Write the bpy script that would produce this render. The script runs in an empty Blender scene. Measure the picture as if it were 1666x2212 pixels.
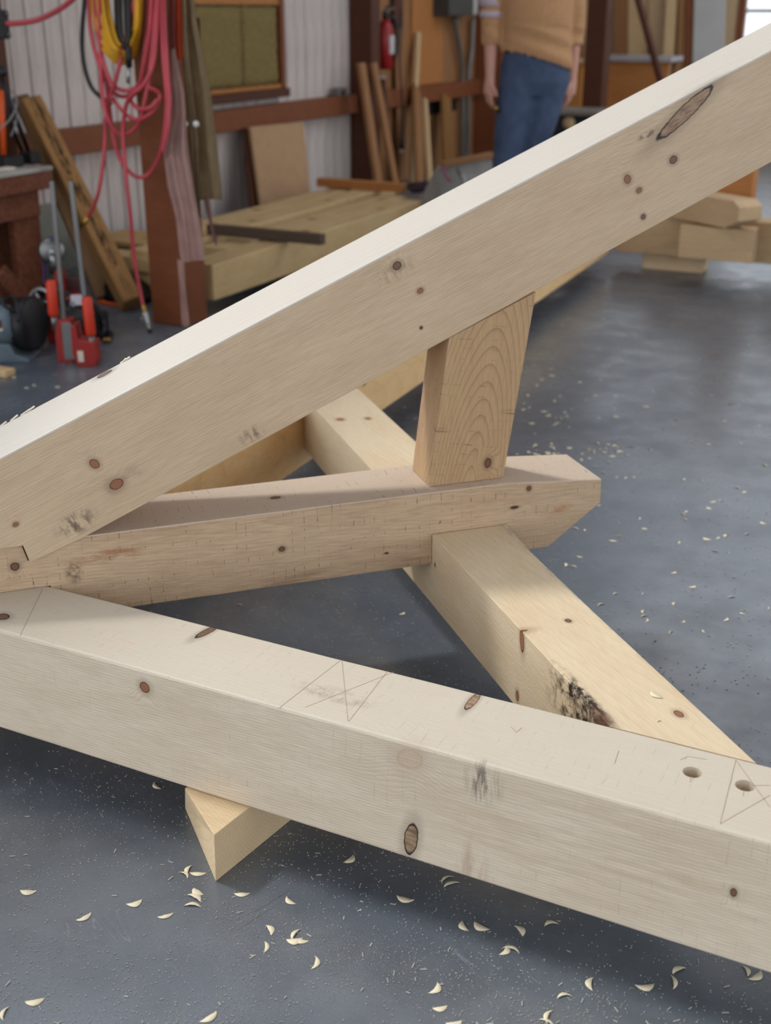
import bpy, bmesh, math, random
import numpy as np
from mathutils import Vector, Matrix, Euler
random.seed(7)
scene = bpy.context.scene
COL = scene.collection
S2 = math.sqrt(.5)
# ------------------------------------------------------------------ camera
FPX = 2605.8
CAM = Vector((1.6068, -1.2486, 1.1826))
PITCH, YAW = math.radians(22.523), math.radians(26.423)
FW = Vector((-math.sin(YAW)*math.cos(PITCH), math.cos(YAW)*math.cos(PITCH), -math.sin(PITCH)))
RT = Vector((math.cos(YAW), math.sin(YAW), 0))
UP = RT.cross(FW)
cd = bpy.data.cameras.new('camera')
cam = bpy.data.objects.new('camera', cd)
COL.objects.link(cam)
cam.matrix_world = Matrix(((RT.x, UP.x, -FW.x, CAM.x), (RT.y, UP.y, -FW.y, CAM.y), (RT.z, UP.z, -FW.z, CAM.z), (0, 0, 0, 1)))
cd.sensor_width = 36.0
cd.lens = FPX*36/2212
cd.clip_start = .05
cd.dof.use_dof = True
cd.dof.focus_distance = 1.86
cd.dof.aperture_fstop = 4.2
scene.camera = cam

# ------------------------------------------------------------------ light
world = bpy.data.worlds.new('overcast_daylight')
scene.world = world
world.use_nodes = True
wb = world.node_tree.nodes['Background']
wb.inputs[0].default_value = (.93, .97, 1.03, 1)
wb.inputs[1].default_value = 1.6
sd = bpy.data.lights.new('sun', 'SUN')
sd.energy = 1.8
sd.angle = math.radians(7)
sd.color = (1, .985, .96)
sun = bpy.data.objects.new('sun', sd)
COL.objects.link(sun)
sun.rotation_euler = Vector((.62, -.05, -.78)).to_track_quat('-Z', 'Y').to_euler()
scene.view_settings.view_transform = 'Standard'
scene.view_settings.look = 'None'
scene.view_settings.exposure = 0.15
scene.view_settings.gamma = 1.0
scene.view_settings.use_curve_mapping = False

# ------------------------------------------------------------------ pixel -> world
def ray(x, y): return FW + RT*((x-833)/FPX) + UP*((1106-y)/FPX)
def onz(x, y, z=0.):
    d = ray(x, y); return CAM + d*((z-CAM.z)/d.z)
def onx(x, y, X):
    d = ray(x, y); return CAM + d*((X-CAM.x)/d.x)
def ony(x, y, Y):
    d = ray(x, y); return CAM + d*((Y-CAM.y)/d.y)
def onp(x, y, o, n):
    d = ray(x, y); n = Vector(n); return CAM + d*((Vector(o)-CAM).dot(n)/d.dot(n))
def st(s, t, z): return Vector(((s+t)*S2, (s-t)*S2, z))

# ------------------------------------------------------------------ colour + nodes
def lin(c):
    o = []
    for v in c[:3]:
        v /= 255
        o.append(v/12.92 if v <= .04045 else ((v+.055)/1.055)**2.4)
    return (*o, 1)
class NT:
    def __init__(s, name):
        s.m = bpy.data.materials.new(name); s.m.use_nodes = True
        s.t = s.m.node_tree; s.b = s.t.nodes['Principled BSDF']
    def n(s, typ, ins=None, **kw):
        nd = s.t.nodes.new(typ)
        for k, v in kw.items(): setattr(nd, k, v)
        for k, v in (ins or {}).items(): s.put(nd.inputs[k], v)
        return nd
    def put(s, sock, v):
        if isinstance(v, bpy.types.NodeSocket): s.t.links.new(v, sock)
        else: sock.default_value = v
    def math(s, op, a, b=0., c=None, clamp=False):
        nd = s.n('ShaderNodeMath', operation=op, use_clamp=clamp)
        s.put(nd.inputs[0], a); s.put(nd.inputs[1], b)
        if c is not None: s.put(nd.inputs[2], c)
        return nd.outputs[0]
    def mr(s, v, a, b, c=0., d=1., smooth=True):
        nd = s.n('ShaderNodeMapRange', interpolation_type='SMOOTHSTEP' if smooth else 'LINEAR')
        s.put(nd.inputs[0], v)
        for i, q in enumerate((a, b, c, d)): s.put(nd.inputs[1+i], q)
        return nd.outputs[0]
    def mix(s, f, a, b, blend='MIX'):
        nd = s.n('ShaderNodeMix', data_type='RGBA', blend_type=blend)
        s.put(nd.inputs[0], f); s.put(nd.inputs[6], a); s.put(nd.inputs[7], b)
        return nd.outputs[2]
    def obj(s): return s.n('ShaderNodeTexCoord').outputs['Object']
    def noise(s, v, scale, detail=2., rough=.5, sc=None, off=None):
        if sc is not None or off is not None:
            v = s.n('ShaderNodeMapping', {'Vector': v, 'Scale': sc or (1, 1, 1), 'Location': off or (0, 0, 0)}).outputs[0]
        return s.n('ShaderNodeTexNoise', {'Vector': v, 'Scale': scale, 'Detail': detail, 'Roughness': rough}).outputs['Fac']
    def bump(s, h, strength=.3, dist=.002):
        nd = s.n('ShaderNodeBump', {'Height': h, 'Strength': strength, 'Distance': dist})
        s.t.links.new(nd.outputs[0], s.b.inputs['Normal'])
    def done(s, col, rough=.7, metal=0., spec=.3):
        s.put(s.b.inputs['Base Color'], col); s.put(s.b.inputs['Roughness'], rough)
        s.put(s.b.inputs['Metallic'], metal); s.put(s.b.inputs['Specular IOR Level'], spec)
        return s.m

KN = {'red': ((150, 98, 66), (92, 52, 34)), 'dark': ((120, 82, 58), (42, 28, 20)), 'bark': ((150, 120, 92), (34, 26, 20)),
      'faint': ((186, 150, 116), (160, 118, 86)), 'hole': ((70, 40, 24), (40, 24, 16)), 'orange': ((176, 112, 70), (120, 66, 40))}
def wood(name, c1, c2, ringf=230, pith=(.3, -.12), tilt=(.05, .08), contrast=.55, knots=(), stains=(), fiber=.28, saw=0., rough=.72, seed=0., warp=.014, sharp=5., tint=None, bumpk=.35, spec=.3, top=None):
    N = NT(name); P = N.obj()
    if seed: P = N.n('ShaderNodeVectorMath', {0: P, 1: (0, 0, 0)}, operation='ADD').outputs[0]
    sx = N.n('ShaderNodeSeparateXYZ', {0: P}).outputs
    low = N.noise(P, 1., 2., sc=(1.6, 7, 7), off=(seed, seed*.7, 0))
    K = None; KM = []
    for (c, r, rot, kind) in knots:
        mp = N.n('ShaderNodeMapping', {'Vector': P, 'Location': c, 'Rotation': rot, 'Scale': r}, vector_type='TEXTURE').outputs[0]
        d = N.n('ShaderNodeVectorMath', {0: mp}, operation='LENGTH').outputs['Value']
        w = N.mr(d, .6, 4.5, 1., 0.)
        w = N.math('MULTIPLY', w, min(max(r)*.9, .02))
        K = w if K is None else N.math('ADD', K, w)
        KM.append((d, kind))
    yy = N.math('MULTIPLY_ADD', sx[0], tilt[0], N.math('SUBTRACT', sx[1], pith[0]))
    zz = N.math('MULTIPLY_ADD', sx[0], tilt[1], N.math('SUBTRACT', sx[2], pith[1]))
    r = N.math('SQRT', N.math('ADD', N.math('MULTIPLY', yy, yy), N.math('MULTIPLY', zz, zz)))
    r = N.math('MULTIPLY_ADD', low, warp, r)
    if K is not None: r = N.math('ADD', r, K)
    ph = N.math('FRACT', N.math('MULTIPLY', r, ringf))
    ring = N.math('POWER', ph, sharp)
    ring = N.math('MULTIPLY', ring, N.mr(ph, .93, 1., 1., 0.))
    fib = N.noise(P, 1., 3., .6, sc=(26, 420, 420), off=(seed, 0, 0))
    blot = N.noise(P, 1., 3., .6, sc=(5, 16, 16), off=(0, seed, 3.))
    ring = N.math('MULTIPLY', ring, N.mr(blot, .25, .75, .35, 1.))
    col = N.mix(N.math('MULTIPLY', ring, contrast), lin(c1), lin(c2))
    col = N.mix(N.mr(blot, .35, .75, 0., .55), col, lin(tint or [min(255, v*1.0) for v in ((c1[0]*3+c2[0])/4, (c1[1]*3+c2[1])/4, (c1[2]*3+c2[2])/4)]))
    col = N.mix(1., col, N.n('ShaderNodeCombineXYZ', {i: N.mr(fib, .2, .8, 1-fiber*.6, 1+fiber*.3) for i in range(3)}).outputs[0], 'MULTIPLY')
    if top:      # sky light and sheen painted into the upper face colour: (local z where the layer starts, colour, amount)
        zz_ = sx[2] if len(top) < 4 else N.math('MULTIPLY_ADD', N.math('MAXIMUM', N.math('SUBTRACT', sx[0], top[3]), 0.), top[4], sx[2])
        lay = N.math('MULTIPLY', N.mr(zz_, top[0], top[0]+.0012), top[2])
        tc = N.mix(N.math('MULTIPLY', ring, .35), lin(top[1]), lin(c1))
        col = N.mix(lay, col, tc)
    h = N.math('MULTIPLY_ADD', fib, .8, N.math('MULTIPLY', ring, .25))
    h = N.math('MULTIPLY_ADD', N.noise(P, 1., 3., .7, sc=(150, 300, 300)), .9, h)
    if saw:
        jit = N.noise(P, 1., 2., .5, sc=(22, 4, 4), off=(0, 0, seed))
        fr_ = N.math('FRACT', N.math('MULTIPLY_ADD', jit, 1.6, N.math('MULTIPLY', sx[0], 46.)))
        sw = N.mr(N.math('ABSOLUTE', N.math('SUBTRACT', fr_, .5)), .0, .045, 1., 0.)
        tk = N.noise(P, 1., 3., .7, sc=(12, 55, 55))
        sm = N.math('MULTIPLY', sw, N.mr(tk, .5, .66))
        fl_ = N.noise(P, 1., 3., .7, sc=(40, 200, 200))
        sm = N.math('MAXIMUM', sm, N.math('MULTIPLY', N.mr(fl_, .66, .76), .6))
        col = N.mix(N.math('MULTIPLY', sm, saw), col, lin((70, 54, 40)))
        h = N.math('SUBTRACT', h, N.math('MULTIPLY', sm, 1.))
        h = N.math('MULTIPLY_ADD', N.noise(P, 1., 2., .7, sc=(240, 40, 40)), .7, h)
    for (c, rr, rot, colr, amt, sc) in stains:
        mp = N.n('ShaderNodeMapping', {'Vector': P, 'Location': c, 'Rotation': rot, 'Scale': rr}, vector_type='TEXTURE').outputs[0]
        d = N.n('ShaderNodeVectorMath', {0: mp}, operation='LENGTH').outputs['Value']
        nz = N.noise(P, 1., 4., .7, sc=sc)
        m = N.math('MULTIPLY', N.mr(d, .25, 1., 1., 0.), N.mr(nz, .40, .66))
        col = N.mix(N.math('MULTIPLY', m, amt), col, lin(colr))
    for d, kind in KM:
        a, b = KN[kind]
        wob = N.math('MULTIPLY_ADD', N.math('SUBTRACT', N.noise(P, 90., 2.), .5), .3, d)
        halo = N.mr(wob, .8, 2.4, .35 if kind not in('faint',) else .22, 0.)
        col = N.mix(halo, col, lin(b if kind != 'bark' else (96, 72, 52)))
        core = N.mr(wob, .9, 1.1, 1., 0.)
        kc = N.mix(N.mr(N.noise(P, 1., 3., .6, sc=(40, 160, 160)), .35, .7), lin((168, 136, 106)), lin((104, 80, 60))) if kind == 'bark' else N.mix(N.mr(N.math('FRACT', N.math('MULTIPLY', wob, 3.2)), .3, 1., 0., .6), lin(a), lin(b))
        col = N.mix(N.math('MULTIPLY', core, .9 if kind != 'faint' else .16), col, kc)
        rg = N.math('MULTIPLY', N.mr(wob, .84 if kind == 'bark' else .72, .95), N.mr(wob, .98, 1.1, 1., 0.))
        col = N.mix(N.math('MULTIPLY', rg, {'red': .75, 'dark': .95, 'bark': 1., 'faint': .15, 'hole': .9, 'orange': .7}[kind]), col, lin(b))
    N.bump(h, bumpk, .0015)
    return N.done(col, rough, 0., spec)
def plain(name, c, rough=.6, metal=0., var=.12, scale=8., spec=.4, bump=0., sc=None, c2=None):
    N = NT(name); P = N.obj()
    nz = N.noise(P, scale, 4., .6, sc=sc)
    a = lin(c); b = lin(c2) if c2 else tuple(v*(1-2*var) for v in a[:3])+(1,)
    col = N.mix(N.mr(nz, .3, .75), a, b)
    if bump: N.bump(nz, bump, .003)
    return N.done(col, rough, metal, spec)
def emit(name, c, k):
    N = NT(name); N.put(N.b.inputs['Emission Color'], lin(c)); N.put(N.b.inputs['Emission Strength'], k)
    return N.done((0, 0, 0, 1))

# ------------------------------------------------------------------ mesh helpers
def tag(o, label, cat, group=None, kind=None):
    if label: o['label'] = label
    if cat: o['category'] = cat
    if group: o['group'] = group
    if kind: o['kind'] = kind
    return o
def link(name, me, mat=None, parent=None, mw=None):
    o = bpy.data.objects.new(name, me); COL.objects.link(o)
    if mat and me is not None and not me.materials: me.materials.append(mat)
    if parent is not None: o.parent = parent
    if mw is not None: o.matrix_basis = mw
    return o
def empty(name, loc=(0, 0, 0), rz=0.):
    o = bpy.data.objects.new(name, None); COL.objects.link(o)
    o.location = loc; o.rotation_euler = (0, 0, rz); o.empty_display_size = .05
    return o
def frm(x, y, z, o):
    x, y, z, o = map(Vector, (x, y, z, o))
    return Matrix(((x.x, y.x, z.x, o.x), (x.y, y.y, z.y, o.y), (x.z, y.z, z.z, o.z), (0, 0, 0, 1)))
def tomesh(name, bm, smooth=False):
    bmesh.ops.recalc_face_normals(bm, faces=bm.faces)
    me = bpy.data.meshes.new(name); bm.to_mesh(me); bm.free()
    if smooth:
        for f in me.polygons: f.use_smooth = True
    return me
def bevel(bm, r, seg=2):
    if r > 0: bmesh.ops.bevel(bm, geom=[e for e in bm.edges], offset=r, segments=seg, affect='EDGES', profile=.6)
def prism_me(name, poly, y0, y1, bev=.002, seg=2):
    """polygon in local (x,z), extruded along local y"""
    bm = bmesh.new()
    a = [bm.verts.new((x, y0, z)) for x, z in poly]; b = [bm.verts.new((x, y1, z)) for x, z in poly]
    n = len(poly)
    bm.faces.new(a); bm.faces.new(b[::-1])
    for i in range(n): bm.faces.new((a[i], b[i], b[(i+1) % n], a[(i+1) % n]))
    bmesh.ops.recalc_face_normals(bm, faces=bm.faces)
    bevel(bm, bev, seg)
    return tomesh(name, bm)
def box_me(name, lo, hi, bev=.002, seg=1):
    return prism_me(name, [(lo[0], lo[2]), (hi[0], lo[2]), (hi[0], hi[2]), (lo[0], hi[2])], lo[1], hi[1], bev, seg)
def box(name, lo, hi, mat, parent=None, bev=.002, mw=None):
    """box in parent space with object origin at its base centre"""
    c = Vector(((lo[0]+hi[0])/2, (lo[1]+hi[1])/2, lo[2])); L = Vector(lo)-c; H = Vector(hi)-c
    m = Matrix.Translation(c)
    if mw is not None: m = mw @ m
    return link(name, box_me(name, L, H, bev), mat, parent, m)
def stick(name, p0, p1, w, h, mat, parent=None, up=(0, 0, 1), bev=.002, over=(0, 0)):
    """rectangular bar from p0 to p1 (centre line), w across, h along up"""
    p0, p1 = Vector(p0), Vector(p1); x = (p1-p0).normalized(); L = (p1-p0).length
    y = Vector(up).cross(x)
    if y.length < 1e-4: y = Vector((0, 1, 0))
    y.normalize(); z = x.cross(y)
    me = box_me(name, (-over[0], -w/2, -h/2), (L+over[1], w/2, h/2), bev)
    return link(name, me, mat, parent, frm(x, y, z, p0))
def smoothpts(pts, k=6):
    P = [Vector(p) for p in pts]
    if k <= 1 or len(P) < 3: return P
    out = []
    for i in range(len(P)-1):
        a, b, c, d = P[max(i-1, 0)], P[i], P[i+1], P[min(i+2, len(P)-1)]
        for j in range(k):
            t = j/k
            out.append(.5*((2*b)+(c-a)*t+(2*a-5*b+4*c-d)*t*t+(3*b-a-3*c+d)*t**3))
    return out+[P[-1]]
def add_tube(bm, pts, rad, n=8, k=6, flat=1., closed=False):
    P = smoothpts(pts, k)
    R = rad if callable(rad) else (lambda u: rad)
    up = Vector((.13, .27, .95)); rings = []
    for i, p in enumerate(P):
        t = (P[min(i+1, len(P)-1)]-P[max(i-1, 0)])
        if t.length < 1e-9: t = Vector((0, 0, 1))
        t.normalize()
        a = t.cross(up)
        if a.length < 1e-3: a = t.cross(Vector((1, 0, 0)))
        a.normalize(); b = a.cross(t); up = b
        r = R(i/(len(P)-1))
        rings.append([bm.verts.new(p+a*(r*math.cos(q))+b*(r*flat*math.sin(q))) for q in [2*math.pi*j/n for j in range(n)]])
    for i in range(len(rings)-1):
        for j in range(n): bm.faces.new((rings[i][j], rings[i][(j+1) % n], rings[i+1][(j+1) % n], rings[i+1][j]))
    bm.faces.new(rings[0]); bm.faces.new(rings[-1][::-1])
def tube(name, pts, rad, mat, parent=None, n=8, k=6, flat=1.):
    bm = bmesh.new(); add_tube(bm, pts, rad, n, k, flat)
    return link(name, tomesh(name, bm, True), mat, parent)
def add_lathe(bm, prof, mw, n=20):
    rings = []
    for r, z in prof:
        rings.append([bm.verts.new(mw @ Vector((max(r, 1e-4)*math.cos(2*math.pi*j/n), max(r, 1e-4)*math.sin(2*math.pi*j/n), z))) for j in range(n)])
    for i in range(len(rings)-1):
        for j in range(n): bm.faces.new((rings[i][j], rings[i][(j+1) % n], rings[i+1][(j+1) % n], rings[i+1][j]))
    bm.faces.new(rings[0]); bm.faces.new(rings[-1][::-1])
def lathe(name, prof, mw, mat, parent=None, n=20, smooth=True):
    bm = bmesh.new(); add_lathe(bm, prof, Matrix.Identity(4), n)
    me = tomesh(name, bm, smooth)
    return link(name, me, mat, parent, mw)
def axis(o, z, x=(1, 0, 0)):
    z = Vector(z).normalized(); x = Vector(x)
    if abs(z.dot(x.normalized())) > .95: x = Vector((0, 1, 0))
    y = z.cross(x).normalized(); x = y.cross(z)
    return frm(x, y, z, o)
def torus(name, R, r, mw, mat, parent=None, n=28, m=8):
    bm = bmesh.new(); V = []
    for i in range(n):
        a = 2*math.pi*i/n
        V.append([bm.verts.new(((R+r*math.cos(b))*math.cos(a), (R+r*math.cos(b))*math.sin(a), r*math.sin(b))) for b in [2*math.pi*j/m for j in range(m)]])
    for i in range(n):
        for j in range(m): bm.faces.new((V[i][j], V[(i+1) % n][j], V[(i+1) % n][(j+1) % m], V[i][(j+1) % m]))
    return link(name, tomesh(name, bm, True), mat, parent, mw)

# ================================================================== SETTING
# ---- floor: painted concrete
def floor_mat():
    N = NT('painted_concrete'); P = N.obj()
    big = N.noise(P, 1.1, 4., .6); mid = N.noise(P, 6., 5., .65); fine = N.noise(P, 260., 3., .7)
    dust = N.noise(P, 700., 2., .6)
    col = N.mix(N.mr(big, .3, .7), lin((77, 86, 98)), lin((100, 107, 115)))
    col = N.mix(N.mr(mid, .38, .72, 0., .7), col, lin((60, 67, 78)))
    col = N.mix(N.mr(fine, .55, .8, 0., .5), col, lin((40, 44, 52)))
    haze = N.math('MULTIPLY', N.mr(dust, .57, .68), N.mr(N.noise(P, 3.2, 4., .7), .38, .7, .1, 1.))
    col = N.mix(N.math('MULTIPLY', haze, .7), col, lin((176, 172, 164)))
    # thin scuffs
    for k, (sc, ang) in enumerate((((3, 55, 1), .5), ((4, 70, 1), -.7), ((2, 45, 1), 1.9))):
        q = N.n('ShaderNodeMapping', {'Vector': P, 'Rotation': (0, 0, ang), 'Location': (k*3.1, 0, 0)}).outputs[0]
        s = N.noise(q, 1., 1., .5, sc=sc)
        ln = N.math('MULTIPLY', N.mr(N.math('ABSOLUTE', N.math('SUBTRACT', s, .5)), 0., .006, 1., 0.), N.mr(N.noise(q, 1., 1., .5, sc=(5, 9, 1), off=(9, k, 0)), .58, .7))
        col = N.mix(N.math('MULTIPLY', ln, .35), col, lin((150, 156, 162)) if k < 2 else lin((34, 36, 40)))
    rg = N.math('ADD', N.mr(mid, .3, .7, .24, .38), N.math('MULTIPLY', haze, .2))
    N.bump(N.math('ADD', N.math('MULTIPLY', mid, .6), N.math('MULTIPLY', fine, .25)), .13, .002)
    return N.done(col, rg, 0., 1.)
M_floor = floor_mat()
fl = link('floor', box_me('floor', (-7, -7, -.12), (9, 13, 0), 0), M_floor); tag(fl, 'blue grey painted concrete workshop floor', None, kind='structure')

# ---- left wall of white painted vertical boards
XW = -2.5
M_board = wood('white_painted_board', (204, 194, 188), (176, 160, 150), ringf=60, contrast=.2, fiber=.06, pith=(.4, .3), rough=.6, stains=(((.5, 0, 0), (3, 2, 3), (0, 0, 0), (120, 92, 74), .22, (3, 18, 8)),), bumpk=.2)
M_brown = wood('red_brown_stained_timber', (126, 72, 42), (80, 42, 24), ringf=120, contrast=.7, fiber=.3, rough=.55, seed=2.)
M_dkbrown = wood('dark_brown_timber', (84, 46, 28), (48, 24, 15), ringf=110, contrast=.6, fiber=.3, rough=.6, seed=5.)
M_black = plain('black_gap', (26, 20, 18), .9)
wl = link('wall_left', box_me('wall_left', (XW-.12, 1.2, 0), (XW-.02, 10.2, 3.4), 0), plain('dark_wall_backing', (60, 48, 42), .9))
tag(wl, 'white board wall with brown girt behind the bench and timber stack', None, kind='structure')
pw = .121
plank_me = box_me('plank', (0, -pw/2+.0045, -.01), (3.38, pw/2-.0045, .012), .004)
plank_me.materials.append(M_board)
k = 0
y = 2.0
while y < 10.15:
    # local x up, y along wall, z out of the wall
    m = frm((0, 0, 1), (0, 1, 0), (-1, 0, 0), (XW-.008+random.uniform(-.003, .003), y+pw/2, .01))
    p = link('plank', plank_me, None, wl, m)
    y += pw; k += 1
M_grey_band = plain('grey_green_paint', (128, 128, 118), .7, var=.08)
bb = link('baseboard_left', box_me('baseboard_left', (XW+.006, 2.0, 0), (XW+.022, 3.62, .33), .002), M_grey_band)
tag(bb, 'grey painted panel along the foot of the white board wall', None, kind='structure')
gz0, gz1 = .545, .665
tr = link('trim_1', box_me('trim_1', (XW+.006, 2.95, gz0), (XW+.085, 6.44, gz1), .004), M_brown)
tag(tr, 'red brown horizontal girt across the white board wall', None, kind='structure')
tr2 = link('trim_2', box_me('trim_2', (XW+.006, 6.6, gz0), (XW+.085, 9.0, gz1), .004), M_brown)
tag(tr2, 'red brown girt beyond the dark corner post', None, kind='structure')

# ---- back wall with windows
YB = 10.2
M_beige = wood('beige_sheathing', (196, 168, 132), (160, 128, 92), ringf=50, contrast=.4, fiber=.12, rough=.7)
M_glass_fr = plain('white_window_frame', (205, 200, 196), .5)
def wallpiece(lo, hi): return link('wall_panel', box_me('wall_panel', lo, hi, .003), M_beige, wbk)
wbk = empty('wall_back', (0, YB, 0)); wbk['kind'] = 'structure'; wbk['label'] = 'beige sheathed back wall of the workshop with bright windows'
def wp(px, py): return ony(px, py, YB)
w1x0 = wp(1592, 60).x; w1x1 = w1x0+1.7
w1z0, w1z1 = .58, 1.8
w2x0, w2x1 = wp(1205, 60).x, wp(1262, 60).x
w2z0 = wp(1250, 88).z
def wallrect(x0, x1, z0, z1):
    link('wall_panel', box_me('wall_panel', (x0, 0, z0), (x1, .1, z1), .002), M_beige, wbk)
wallrect(-2.6, w2x0, 0, 1.8); wallrect(w2x0, w2x1, 0, w2z0)
wallrect(w2x1, w1x0, 0, 1.8); wallrect(w1x0, w1x1, 0, w1z0); wallrect(w1x1, 7, 0, 1.8)
wallrect(-2.6, 7, 2.95, 3.4); wallrect(-2.6, -1.95, 1.8, 2.95); wallrect(4.2, 7, 1.8, 2.95)
def pane_mat():
    N = NT('window_glass'); tr_ = N.n('ShaderNodeBsdfTransparent', {'Color': (.96, .98, 1, 1)}); gl = N.n('ShaderNodeBsdfGlossy', {'Roughness': .03})
    mx = N.n('ShaderNodeMixShader', {0: .06, 1: tr_.outputs[0], 2: gl.outputs[0]})
    N.t.links.new(mx.outputs[0], N.t.nodes['Material Output'].inputs['Surface']); return N.m
M_pane = pane_mat()
def window(name, x0, x1, z0, z1, label, nx, nz, fm):
    w = empty(name, ((x0+x1)/2, YB, z0)); w['kind'] = 'structure'; w['label'] = label
    hx = (x1-x0)/2; h = z1-z0; t = .06
    for nm, lo, hi in (('frame_side', (-hx, -.02, 0), (-hx+t, .08, h)), ('frame_side', (hx-t, -.02, 0), (hx, .08, h)), ('frame_head', (-hx, -.02, h-t), (hx, .08, h)), ('frame_sill', (-hx-.04, -.06, 0), (hx+.04, .08, t))):
        link(nm, box_me(nm, lo, hi, .003), fm, w)
    for i in range(1, nx): link('muntin', box_me('muntin', (-hx+2*hx*i/nx-.018, 0, t), (-hx+2*hx*i/nx+.018, .05, h-t), .002), M_glass_fr, w)
    for i in range(1, nz): link('muntin', box_me('muntin', (-hx+t, 0, h*i/nz-.018), (hx-t, .05, h*i/nz+.018), .002), M_glass_fr, w)
    for i in range(nx):
        for j in range(nz):
            link('pane', box_me('pane', (-hx+2*hx*i/nx+.02, .02, h*j/nz+.02), (-hx+2*hx*(i+1)/nx-.02, .024, h*(j+1)/nz-.02), 0), M_pane, w)
window('window_1', w1x0, w1x1, w1z0, w1z1, 'bright window with pale muntins at the far right of the back wall', 2, 2, M_brown)
window('window_3', -1.95, 4.2, 1.8, 2.95, 'long band of high windows along the back wall', 7, 1, M_brown)
window('window_2', w2x0, w2x1, w2z0, 1.8, 'narrow bright window behind the standing person', 1, 3, M_brown)
# ---- unseen ceiling; two openings added to let sun and sky in
M_ceil = plain('pale_ceiling_boards', (170, 160, 148), .8, scale=2.)
ce = empty('ceiling', (1.6, 3.2, 3.4)); tag(ce, 'boarded workshop ceiling with two openings added for sun and sky', None, kind='structure')
for x0_, x1_, y0_, y1_ in ((-3.2, 6.5, -4, -.8), (-3.2, -2.2, -.8, 2.2), (.6, 6.5, -.8, 2.2), (-3.2, 6.5, 2.2, 4.6), (-3.2, -.6, 4.6, 9.3), (4.6, 6.5, 4.6, 9.3), (-3.2, 6.5, 9.3, 10.4)):
    link('ceiling_panel', box_me('ceiling_panel', (x0_-1.6, y0_-3.2, 0), (x1_-1.6, y1_-3.2, .1), 0), M_ceil, ce)
# ---- posts
def post(lo, hi, mat, label, bev=.004):
    o = box('timber_post', lo, hi, mat, None, bev); tag(o, label, 'post', 'upright posts of the building'); return o
HP = (-1.425, 2.70); HQ = (-1.262, 2.86)
post((HP[0], HP[1], 0), (HQ[0], HQ[1], 3.398), M_brown, 'red brown free-standing post hung with hoses and clothes')
post((XW+.008, 6.455, 0), (XW+.175, 6.585, 3.398), M_dkbrown, 'dark brown wall post left of the fire extinguisher')
pE = onx(20, 0, XW+.1)
post((XW+.008, 2.66, 0), (XW+.19, 2.985, 3.398), M_dkbrown, 'wide dark brown post behind the bench in the left corner')
q = onx(1042, 300, XW+.1)
post((XW+.008, q.y, 0), (XW+.25, q.y+.2, 3.398), M_brown, 'red brown wall post behind the person beside the conduits')

# ================================================================== MAIN TIMBERS
WA, ZA0, HA = .161, .0845, .19
ZA1 = ZA0+HA
ZC0, ZC1, HC = .2134, .3594, .0753
D0, D1, ZD0 = .9997, 1.1502, .1302
ES, ET, EZ = Vector((S2, S2, 0)), Vector((S2, -S2, 0)), Vector((0, 0, 1))
def loc(F, P): return tuple(F.inverted() @ P)
class Face:
    """converts photograph pixels on one face of a timber to that timber's own coordinates"""
    def __init__(s, F, ax, off):      # ax: 'y' front face at local y=off, 'z' top face at local z=off
        s.F, s.ax = F, ax
        s.o = F @ Vector((0, off, 0) if ax == 'y' else (0, 0, off)); s.n = (F.to_3x3() @ (Vector((0, 1, 0)) if ax == 'y' else EZ))
    def at(s, px, py): return Vector(loc(s.F, onp(px, py, s.o, s.n)))
    def knot(s, px, py, a, b, kind, ang=0., deep=.02):
        c = s.at(px, py); a *= .001; b *= .001; ang = math.radians(ang)
        if s.ax == 'y': return (tuple(c), (a, deep, b), (0, -ang, 0), kind)
        return (tuple(c), (a, b, deep), (0, 0, -ang), kind)
    def knot2(s, p, q, b, kind, deep=.02):
        a_, c_ = s.at(*p), s.at(*q); m = (a_+c_)/2; v = c_-a_; L = v.length/2
        if s.ax == 'y': return (tuple(m), (L, deep, b*.001), (0, -math.atan2(v.z, v.x), 0), kind)
        return (tuple(m), (L, b*.001, deep), (0, 0, math.atan2(v.y, v.x)), kind)
    def stain(s, px, py, a, b, col, amt, sc, ang=0., deep=.02):
        k = s.knot(px, py, a, b, '', ang, deep); return (k[0], k[1], k[2], col, amt, sc)
BLK = (44, 36, 30)
# ---- front plate A
FA = frm((1, 0, 0), (0, 1, 0), EZ, (0, WA/2, ZA0+HA/2))
Af, At = Face(FA, 'y', -WA/2), Face(FA, 'z', HA/2)
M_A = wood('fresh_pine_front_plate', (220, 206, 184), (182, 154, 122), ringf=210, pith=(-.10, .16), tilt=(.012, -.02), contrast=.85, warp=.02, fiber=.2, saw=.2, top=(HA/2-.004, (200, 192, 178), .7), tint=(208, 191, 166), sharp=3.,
    knots=[Af.knot(313, 1485, 9, 9, 'red'), Af.knot(885, 1640, 20, 15, 'faint', 20), Af.knot(888, 1812, 10, 27, 'bark', -8), Af.knot(1585, 1928, 4, 6, 'dark'),
           At.knot2((422, 1378), (470, 1352), 7, 'dark'), At.knot2((1006, 1533), (1036, 1497), 6, 'bark'), At.knot(5, 1332, 12, 10, 'dark')],
    stains=[Af.stain(1045, 1690, 35, 45, BLK, .75, (160, 30, 22)), Af.stain(1020, 1900, 30, 90, (150, 112, 84), .5, (60, 10, 12)), At.stain(268, 1388, 50, 10, (224, 130, 140), .9, (14, 60, 30)),
            At.stain(720, 1500, 90, 25, (130, 110, 90), .5, (50, 60, 60)), Af.stain(1250, 1830, 350, 120, (188, 164, 136), .5, (6, 20, 70))])
zw = HA/2
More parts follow.
